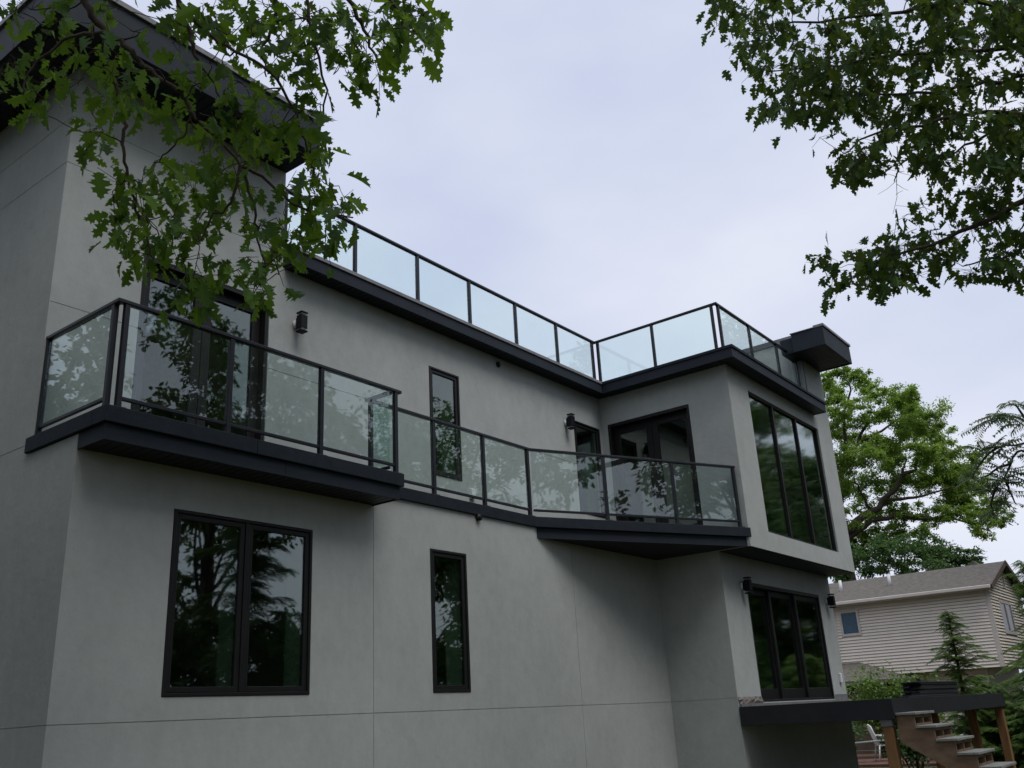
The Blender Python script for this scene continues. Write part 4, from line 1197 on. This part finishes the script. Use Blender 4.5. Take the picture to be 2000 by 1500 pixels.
def crown(tree, blobs, mat, size, n_each=900, flat=0.75, name="crown", shell=0.55, droop=0.3, tuft=(.22, .42), ntuft=14):
    items = []
    for c, r in blobs:
        k = int(n_each * (r ** 2))
        sub = [(c + Vector((random.gauss(0, r * .5), random.gauss(0, r * .5), random.gauss(0, r * .42 * flat))), r * random.uniform(*tuft)) for _ in range(max(6, int(ntuft * r)))]
        for _ in range(k):
            q, rr = random.choice(sub)
            v = Vector((random.gauss(0, 1), random.gauss(0, 1), random.gauss(0, 1))).normalized() * (random.random() ** shell)
            p = q + Vector((v.x * rr, v.y * rr, v.z * rr * flat))
            d = Vector((v.x + random.gauss(0, .6), v.y + random.gauss(0, .6), random.gauss(-droop, .5)))
            items.append((random.randrange(4), p, frame_from(d, Vector((random.gauss(0, .6), random.gauss(0, .6), 1))), size * random.uniform(.6, 1.3)))
    return join_instances(name, BL, items, mat, tree)

# ---- broad bright tree behind the wing
bgt = thing("broad_leaf_tree", "large bright green tree with bare forking limbs behind the right wing", "tree", (41, 7.5, 0))
D = 46.0
tb_ = at(1640, 1070, D)
tubes_obj("trunk", [(smooth_path([(41, 7.5, -0.2), (tb_.x, tb_.y, 4.0), tb_], 4, 0.03), list(np.linspace(0.55, 0.40, 9)))], M_BARK, bgt, n=12)
for tp, r0 in [([(1640, 1070), (1662, 1030), (1702, 998), (1740, 965), (1760, 930), (1768, 905)], 0.26), ([(1645, 1062), (1690, 1030), (1730, 1008), (1790, 1012), (1860, 1014), (1935, 1038)], 0.17), ([(1640, 1070), (1640, 980), (1652, 890), (1672, 868), (1690, 840), (1702, 800)], 0.2),
               ([(1760, 930), (1790, 905), (1796, 872), (1810, 855)], 0.11), ([(1730, 975), (1775, 975), (1820, 962), (1870, 950)], 0.10), ([(1652, 890), (1648, 820), (1660, 775), (1655, 745)], 0.09), ([(1702, 998), (1680, 960), (1668, 930)], 0.08), ([(1672, 868), (1720, 842), (1760, 815)], 0.09)]:
    tubes_obj("limb", [px_limb(tp, D, r0, 0.03, sub=3, wob=0.06)], M_BARK, bgt, n=7)
BB = [(1895, 920, 28), (1915, 950, 30), (1930, 985, 28), (1945, 1015, 24), (1850, 915, 34), (1905, 890, 22), (1608, 745, 24), (1640, 728, 22), (1690, 752, 24), (1615, 790, 30), (1668, 790, 22), (1780, 790, 30), (1745, 770, 20), (1860, 1005, 26), (1625, 760, 28), (1670, 738, 26), (1705, 770, 22), (1640, 800, 30), (1612, 830, 30), (1650, 850, 34), (1690, 820, 26), (1755, 790, 36), (1775, 770, 22), (1730, 808, 22), (1800, 815, 42), (1830, 850, 32), (1770, 840, 40), (1720, 870, 44), (1690, 890, 38), (1745, 900, 42), (1650, 910, 36), (1635, 950, 34),
      (1680, 950, 38), (1800, 890, 36), (1840, 890, 30), (1790, 935, 40), (1830, 940, 40), (1870, 920, 30), (1860, 970, 38), (1895, 985, 30), (1745, 950, 30), (1700, 1000, 32), (1760, 1000, 30), (1820, 1005, 32), (1650, 1010, 30), (1690, 1050, 34), (1740, 1040, 36), (1900, 1020, 26), (1925, 1038, 20), (1800, 1040, 24), (1640, 1060, 30), (1880, 945, 24)]
blobs = [(at(u, v, D + random.uniform(-2.5, 2.5)), r * D / F_PX) for u, v, r in BB]
crown(bgt, blobs, L_BG, 0.115, n_each=4600, flat=0.8, tuft=(.2, .55), ntuft=26, shell=.75)
# ---- darker tree over the neighbour's ridge
bg2 = thing("broad_leaf_tree", "darker green tree rising just behind the neighbour's roof ridge", "tree", (38.5, 5, 0))
tubes_obj("trunk", [(smooth_path([(38.5, 5, -0.2), (38.4, 4.8, 4), at(1770, 1112, 42)], 4, 0.03), list(np.linspace(0.2, 0.06, 9)))], M_BARK, bg2, n=10)
for a_ in ((1690, 1085), (1760, 1060), (1840, 1080), (1890, 1098)):
    tubes_obj("limb", [(smooth_path([at(1770, 1100, 42), at((1770 + a_[0]) / 2, 1098, 42), at(a_[0], a_[1], 42)], 3, 0.04), [0.05] * 3 + [0.035] * 3 + [0.02])], M_BARK, bg2, n=6)
blobs = [(at(u, v, 42 + random.uniform(-2, 2)), r * 42 / F_PX) for u, v, r in [(1660, 1090, 30), (1700, 1075, 34), (1745, 1065, 36), (1790, 1075, 36), (1835, 1078, 36), (1875, 1090, 30), (1905, 1100, 20), (1720, 1110, 34), (1780, 1115, 34), (1840, 1115, 34), (1890, 1120, 26), (1640, 1125, 24)]]
crown(bg2, blobs, L_BG2, 0.125, n_each=3800, flat=0.75, tuft=(.2, .55), ntuft=26, shell=.75)

# ---- hemlocks
def sprig(seed):
    """a flat spray of needles: a tapering stem with short blades both sides"""
    rnd = random.Random(seed)
    V, F = [], []
    k = 7
    for i in range(k):
        t = (i + 0.3) / k
        ln = 0.34 * (1 - 0.75 * t) + 0.06
        for s in (-1, 1):
            o = len(V)
            z = -0.25 * t * t + rnd.uniform(-.03, .03)
            V += [(0, t, z), (s * ln, t + 0.16, z - 0.06), (s * ln * 0.9, t + 0.24, z - 0.07), (0, t + 0.09, z)]
            F.append((o, o + 1, o + 2, o + 3))
    return np.array(V), F
SPR = [sprig(s) for s in range(4)]
def hemlock(label, x, y, hgt, rad, n_br=90, mat=L_HEM, size=0.30, z0=0.0, group=None, low=0.06):
    t = thing("hemlock_tree", label, "tree", (x, y, z0), group)
    lean = Vector((random.uniform(-.03, .03), random.uniform(-.03, .03), 1))
    tubes_obj("trunk", [([Vector((x, y, z0)) + lean * (hgt * k / 6) for k in range(7)], list(np.linspace(0.02 * hgt + .01, 0.006, 7)))], M_BARK, t, n=8)
    items, br = [], []
    for i in range(n_br):
        if random.random() < 0.22: continue
        f = low + (1 - low) * (i + random.random()) / n_br
        a = i * 2.399 + random.gauss(0, .3)
        ln = rad * ((1 - f) ** 0.62) * random.choice((0.35, 0.6, 0.8, 1.0, 1.25)) * random.uniform(0.8, 1.1) + 0.05 * rad
        p0 = Vector((x, y, z0)) + lean * (hgt * f)
        dr = Vector((math.cos(a), math.sin(a), 0))
        rise = random.uniform(.15, .5); p1 = p0 + dr * ln * 0.55 + Vector((0, 0, ln * rise * .7)); p2 = p0 + dr * ln + Vector((0, 0, ln * (rise - random.uniform(.05, .4))))
        path = smooth_path([p0, p1, p2], 3)
        br.append((path, list(np.linspace(0.012, 0.003, len(path)))))
        m = max(4, int(ln / (size * 0.20)))
        for k in range(m):
            u = 0.12 + 0.88 * k / m
            q = path[min(int(u * (len(path) - 1)), len(path) - 2)]
            q2 = path[min(int(u * (len(path) - 1)) + 1, len(path) - 1)]
            fr = u * (len(path) - 1) % 1
            p = q.lerp(q2, fr)
            for s in (-1, 1):
                side = dr.cross(Vector((0, 0, 1))) * s
                d = dr * random.uniform(.5, 1.0) + side * random.uniform(.5, 1.0) + Vector((0, 0, random.gauss(-.22, .14)))
                items.append((random.randrange(4), p, frame_from(d, Vector((random.gauss(0, .2), random.gauss(0, .2), 1))), size * random.uniform(.55, 1.15) * (1.15 - 0.5 * u)))
    tubes_obj("branch", br, M_TWIG, t, n=4)['kind'] = 'stuff'
    join_instances("foliage", SPR, items, mat, t)
    return t
hemlock("slim young hemlock with a pointed top standing in front of the beige siding", 20.0, -2.35, 3.5, 1.15, 120, size=0.18)
hg = "hemlocks in the hedge beside the neighbour's gable"
hemlock("tall hemlock in the hedge hiding the neighbour's gable window", 24.0, -3.6, 4.9, 1.5, 120, size=0.22)
hemlock("hemlock hedge tree with wide low boughs behind the outer deck posts", 21.0, -3.9, 2.9, 1.5, 100, size=0.22)
hemlock("low hemlock between the outer deck posts and the tube fence", 23.5, -2.0, 2.1, 1.5, 90, size=0.22)
hemlock("dense low hemlock filling the gap under the deck's outer end", 20.6, -2.95, 1.75, 1.3, 150, size=0.2, low=0.02)
hemlock("spreading low hemlock just past the last deck post", 19.6, -3.75, 1.5, 1.2, 140, size=0.2, low=0.02)
hemlock("hemlock behind the tube fence close to the neighbour's corner", 26.5, -3.0, 3.0, 1.6, 100, size=0.22)
hemlock("tallest hemlock standing beyond the neighbour's gable end", 31.0, -4.6, 6.6, 1.9, 130, size=0.28)

# ---- broad leaf shrubs behind the deck
def shrub(label, x, y, hgt, rad, n=2200, mat=L_SHRUB, size=0.12):
    t = thing("leafy_shrub", label, "shrub", (x, y, 0))
    st = []
    blobs = []
    for k in range(9):
        a = random.uniform(0, 2 * math.pi); r = rad * math.sqrt(random.random())
        top = Vector((x + math.cos(a) * r, y + math.sin(a) * r, hgt * random.uniform(.62, 1.0)))
        st.append((smooth_path([(x + math.cos(a) * r * .2, y + math.sin(a) * r * .2, 0), Vector((x, y, 0)).lerp(top, .55), top], 3, 0.015), list(np.linspace(0.018, 0.004, 7))))
        blobs.append((top, 0.32 * rad + .1)); blobs.append((Vector((x, y, 0)).lerp(top, .68), 0.38 * rad + .1))
    tubes_obj("stem", st, M_TWIG, t, n=5)['kind'] = 'stuff'
    items = []
    for _ in range(n):
        c, r = random.choice(blobs)
        v = Vector((random.gauss(0, .5), random.gauss(0, .5), random.gauss(0, .5)))
        items.append((random.randrange(4), c + v * r, frame_from(Vector((v.x, v.y, random.gauss(-.1, .5))), Vector((random.gauss(0, .5), random.gauss(0, .5), 1))), size * random.uniform(.6, 1.3)))
    join_instances("foliage", BL, items, mat, t)
shrub("light green leafy shrub behind the outer corner of the sliding door", 26.0, 3.1, 2.2, 0.85)
shrub("light green leafy shrub between the porch roof and the board stack", 26.0, 1.48, 2.3, 0.95, 3000)
shrub("sparse leafy shrub reaching above the board stack", 26.0, 0.26, 2.5, 0.85, 1600)
shrub("dark shrub beside the garden chairs under the deck", 23.4, 1.75, 1.1, 0.42, 900, mat=L_BG2)
shrub("dark shrub seen through the wooden stairs", 18.9, -1.35, 0.95, 0.45, 900, mat=L_BG2)

# upper crowns of the two oaks, out of view; left one added for shade
crown(oakL, [(Vector(p), r) for p, r in [((-6.5, -5.0, 9.6), 2.3), ((-4.0, -6.2, 10.4), 2.2), ((-8.5, -6.5, 9.0), 2.2), ((-7.5, -3.0, 9.8), 2.0), ((-2.2, -5.2, 11.2), 1.9), ((-5.5, -8.5, 9.6), 2.2), ((-0.6, -5.4, 11.6), 1.6), ((-5.0, -4.4, 11.8), 2.2), ((0.6, -4.7, 11.4), 1.5), ((1.9, -4.9, 12.0), 1.4), ((-1.4, -4.7, 11.2), 1.6), ((0.2, -5.8, 12.4), 1.6), ((2.8, -5.4, 12.8), 1.4)]], L_OAK, 0.17, n_each=420, name="upper_crown")
crown(oakR, [(Vector(p), r) for p, r in [((14.6, -11.6, 9.0), 1.9), ((12.6, -12.2, 9.4), 1.8)]], L_OAK2, 0.17, n_each=300, name="upper_crown")
# ---- the wooded garden opposite the house: mirrored in its panes
def garden_tree(label, x, y, hgt, rad, n_each, mat, low=0.3, size=0.26):
    t = thing("garden_tree", label, "tree", (x, y, 0))
    top = Vector((x, y, hgt * 0.8))
    tubes_obj("trunk", [(smooth_path([(x, y, -.1), (x + random.uniform(-.3, .3), y + random.uniform(-.3, .3), hgt * .4), top], 4, .03), list(np.linspace(0.02 * hgt, 0.04, 9)))], M_BARK, t, n=9)
    blobs = []
    for k in range(16):
        f = low + (1 - low) * random.random()
        a = random.uniform(0, 2 * math.pi); r = rad * random.uniform(.3, 1.0) * (1.15 - 0.6 * f)
        c = Vector((x + math.cos(a) * r, y + math.sin(a) * r, hgt * f))
        st = Vector((x, y, hgt * max(.2, f - .22)))
        tubes_obj("limb", [(smooth_path([st, st.lerp(c, .5) + Vector((0, 0, .3)), c], 3, .05), list(np.linspace(0.09, 0.02, 7)))], M_BARK, t, n=5)
        blobs.append((c, rad * random.uniform(.26, .44)))
    crown(t, blobs, mat, size, n_each=n_each, flat=.8)
GT = [(3.0, -19.0, 15.0, 4.2, L_DARK, "tall leafy tree opposite the left balcony, mirrored in its double door"),
      (9.0, -17.5, 11.5, 3.2, L_DARK, "leafy tree mirrored in the left half of the wide two sash window"),
      (15.5, -20.5, 16.0, 4.4, L_DARK, "tall leafy tree mirrored in the narrow upper window"),
      (22.5, -14.5, 12.5, 3.8, L_BG2, "leafy tree mirrored in the glazed double door of the wing"),
      (30.0, -12.5, 14.0, 4.4, L_BG, "bright leafy tree mirrored in the tall picture window"),
      (38.0, -11.5, 12.0, 4.4, L_BG2, "spreading leafy tree mirrored in the sliding door"),
      (46.0, -9.5, 15.0, 5.0, L_BG, "far bright tree mirrored at the edge of the picture window"),
      (-4.5, -19.0, 14.0, 4.2, L_DARK, "leafy tree standing behind the place the photo was taken from"),
      (-13.0, -10.5, 14.0, 4.2, L_DARK, "leafy tree left of the house, mirrored in the side pane of the left balcony"),
      (-12.0, 0.5, 12.0, 3.8, L_DARK, "leafy tree facing the dark left flank of the house"),
      (27.0, -22.0, 17.0, 5.0, L_DARK, "tall tree at the back of the garden opposite the wing")]
GT += [(-5.6, 13.0, 15.0, 3.4, L_DARK, "leafy tree beyond the back corner of the house, mirrored in the balcony end pane"),
       (-10.0, 18.0, 17.0, 4.4, L_DARK, "tall leafy tree far behind the left flank of the house"),
       (-6.4, 3.6, 13.0, 2.9, L_DARK, "dense leafy tree added out of view to shade the left flank"),  # unseen tree, added to keep skylight off the left flank
       (-7.2, 8.5, 14.0, 3.4, L_DARK, "unseen dense tree added to shade the back of the left flank"),  # out of view, added to darken the back of the flank
       (38.5, -13.5, 22.0, 4.6, L_BG, "very tall bright tree mirrored at the top of the picture window"),
       (31.0, -10.0, 18.0, 3.6, L_BG2, "tall slim tree mirrored in the first pane of the picture window"),
       (-9.5, -1.5, 12.0, 3.4, L_DARK, "unseen leafy tree added beside the left balcony to darken the flank"),  # added outside the frame to cut the sky facing the left flank
       (32.6, -5.9, 8.2, 2.2, L_DARK, "narrow leafy tree next to the neighbour's gable end"),
       (35.0, -8.2, 12.0, 3.6, L_DARK, "leafy tree shading the neighbour's gable end"),  # out-of-frame tree added to take sky light off the gable
       (34.0, -12.0, 17.0, 4.4, L_BG2, "tall leafy tree mirrored in the middle pane of the picture window"),
       (41.5, -15.0, 20.0, 5.0, L_BG, "tallest bright tree mirrored high in the picture window"),
       (-9.0, 4.5, 13.0, 3.6, L_DARK, "unseen leafy tree added to block sky from the left flank"),  # extra unseen tree, there to dim the left flank
       (6.0, -24.0, 17.0, 4.6, L_DARK, "tall tree at the back of the garden opposite the left balcony")]
for x, y, hh, rr, mt, lb in GT:
    garden_tree(lb, x, y, hh, rr, 420, mt, low=0.2)
hemlock("conifer opposite the house mirrored in the right half of the wide two sash window", 13.0, -14.5, 8.5, 2.4, 110, mat=L_DARK, size=0.55, low=0.15)
hemlock("conifer opposite the house mirrored in the lower narrow window", 18.0, -14.0, 9.5, 2.5, 110, mat=L_DARK, size=0.55, low=0.12)

def bush(x, y, hgt, rad, mat):
    t = thing("garden_bush", "bushy undergrowth at the edge of the garden opposite the house", "bush", (x, y, 0), "bushes edging the garden opposite the house")
    tubes_obj("stem", [([(x, y, 0), (x + random.uniform(-.2, .2), y, hgt * .7)], [0.06, 0.02])], M_TWIG, t, n=5)
    crown(t, [(Vector((x + random.uniform(-.5, .5) * rad, y + random.uniform(-.5, .5) * rad, hgt * random.uniform(.2, .85))), rad * .6) for _ in range(6)], mat, 0.22, n_each=520, name="foliage", flat=1.0)
for k in range(15):
    bush(-2 + 3.6 * k + random.uniform(-.6, .6), -16.5 + (6.0 if k > 8 else 0) * (k - 8) / 8 + random.uniform(-1, 1), random.uniform(4.2, 6.6), random.uniform(2.1, 2.8), (L_DARK, L_BG2)[k % 2])
for x, y in ((27.5, -9.0), (31.5, -9.8), (35.5, -11.2), (39.5, -12.4)):
    bush(x, y, 5.2, 2.2, L_BG2)
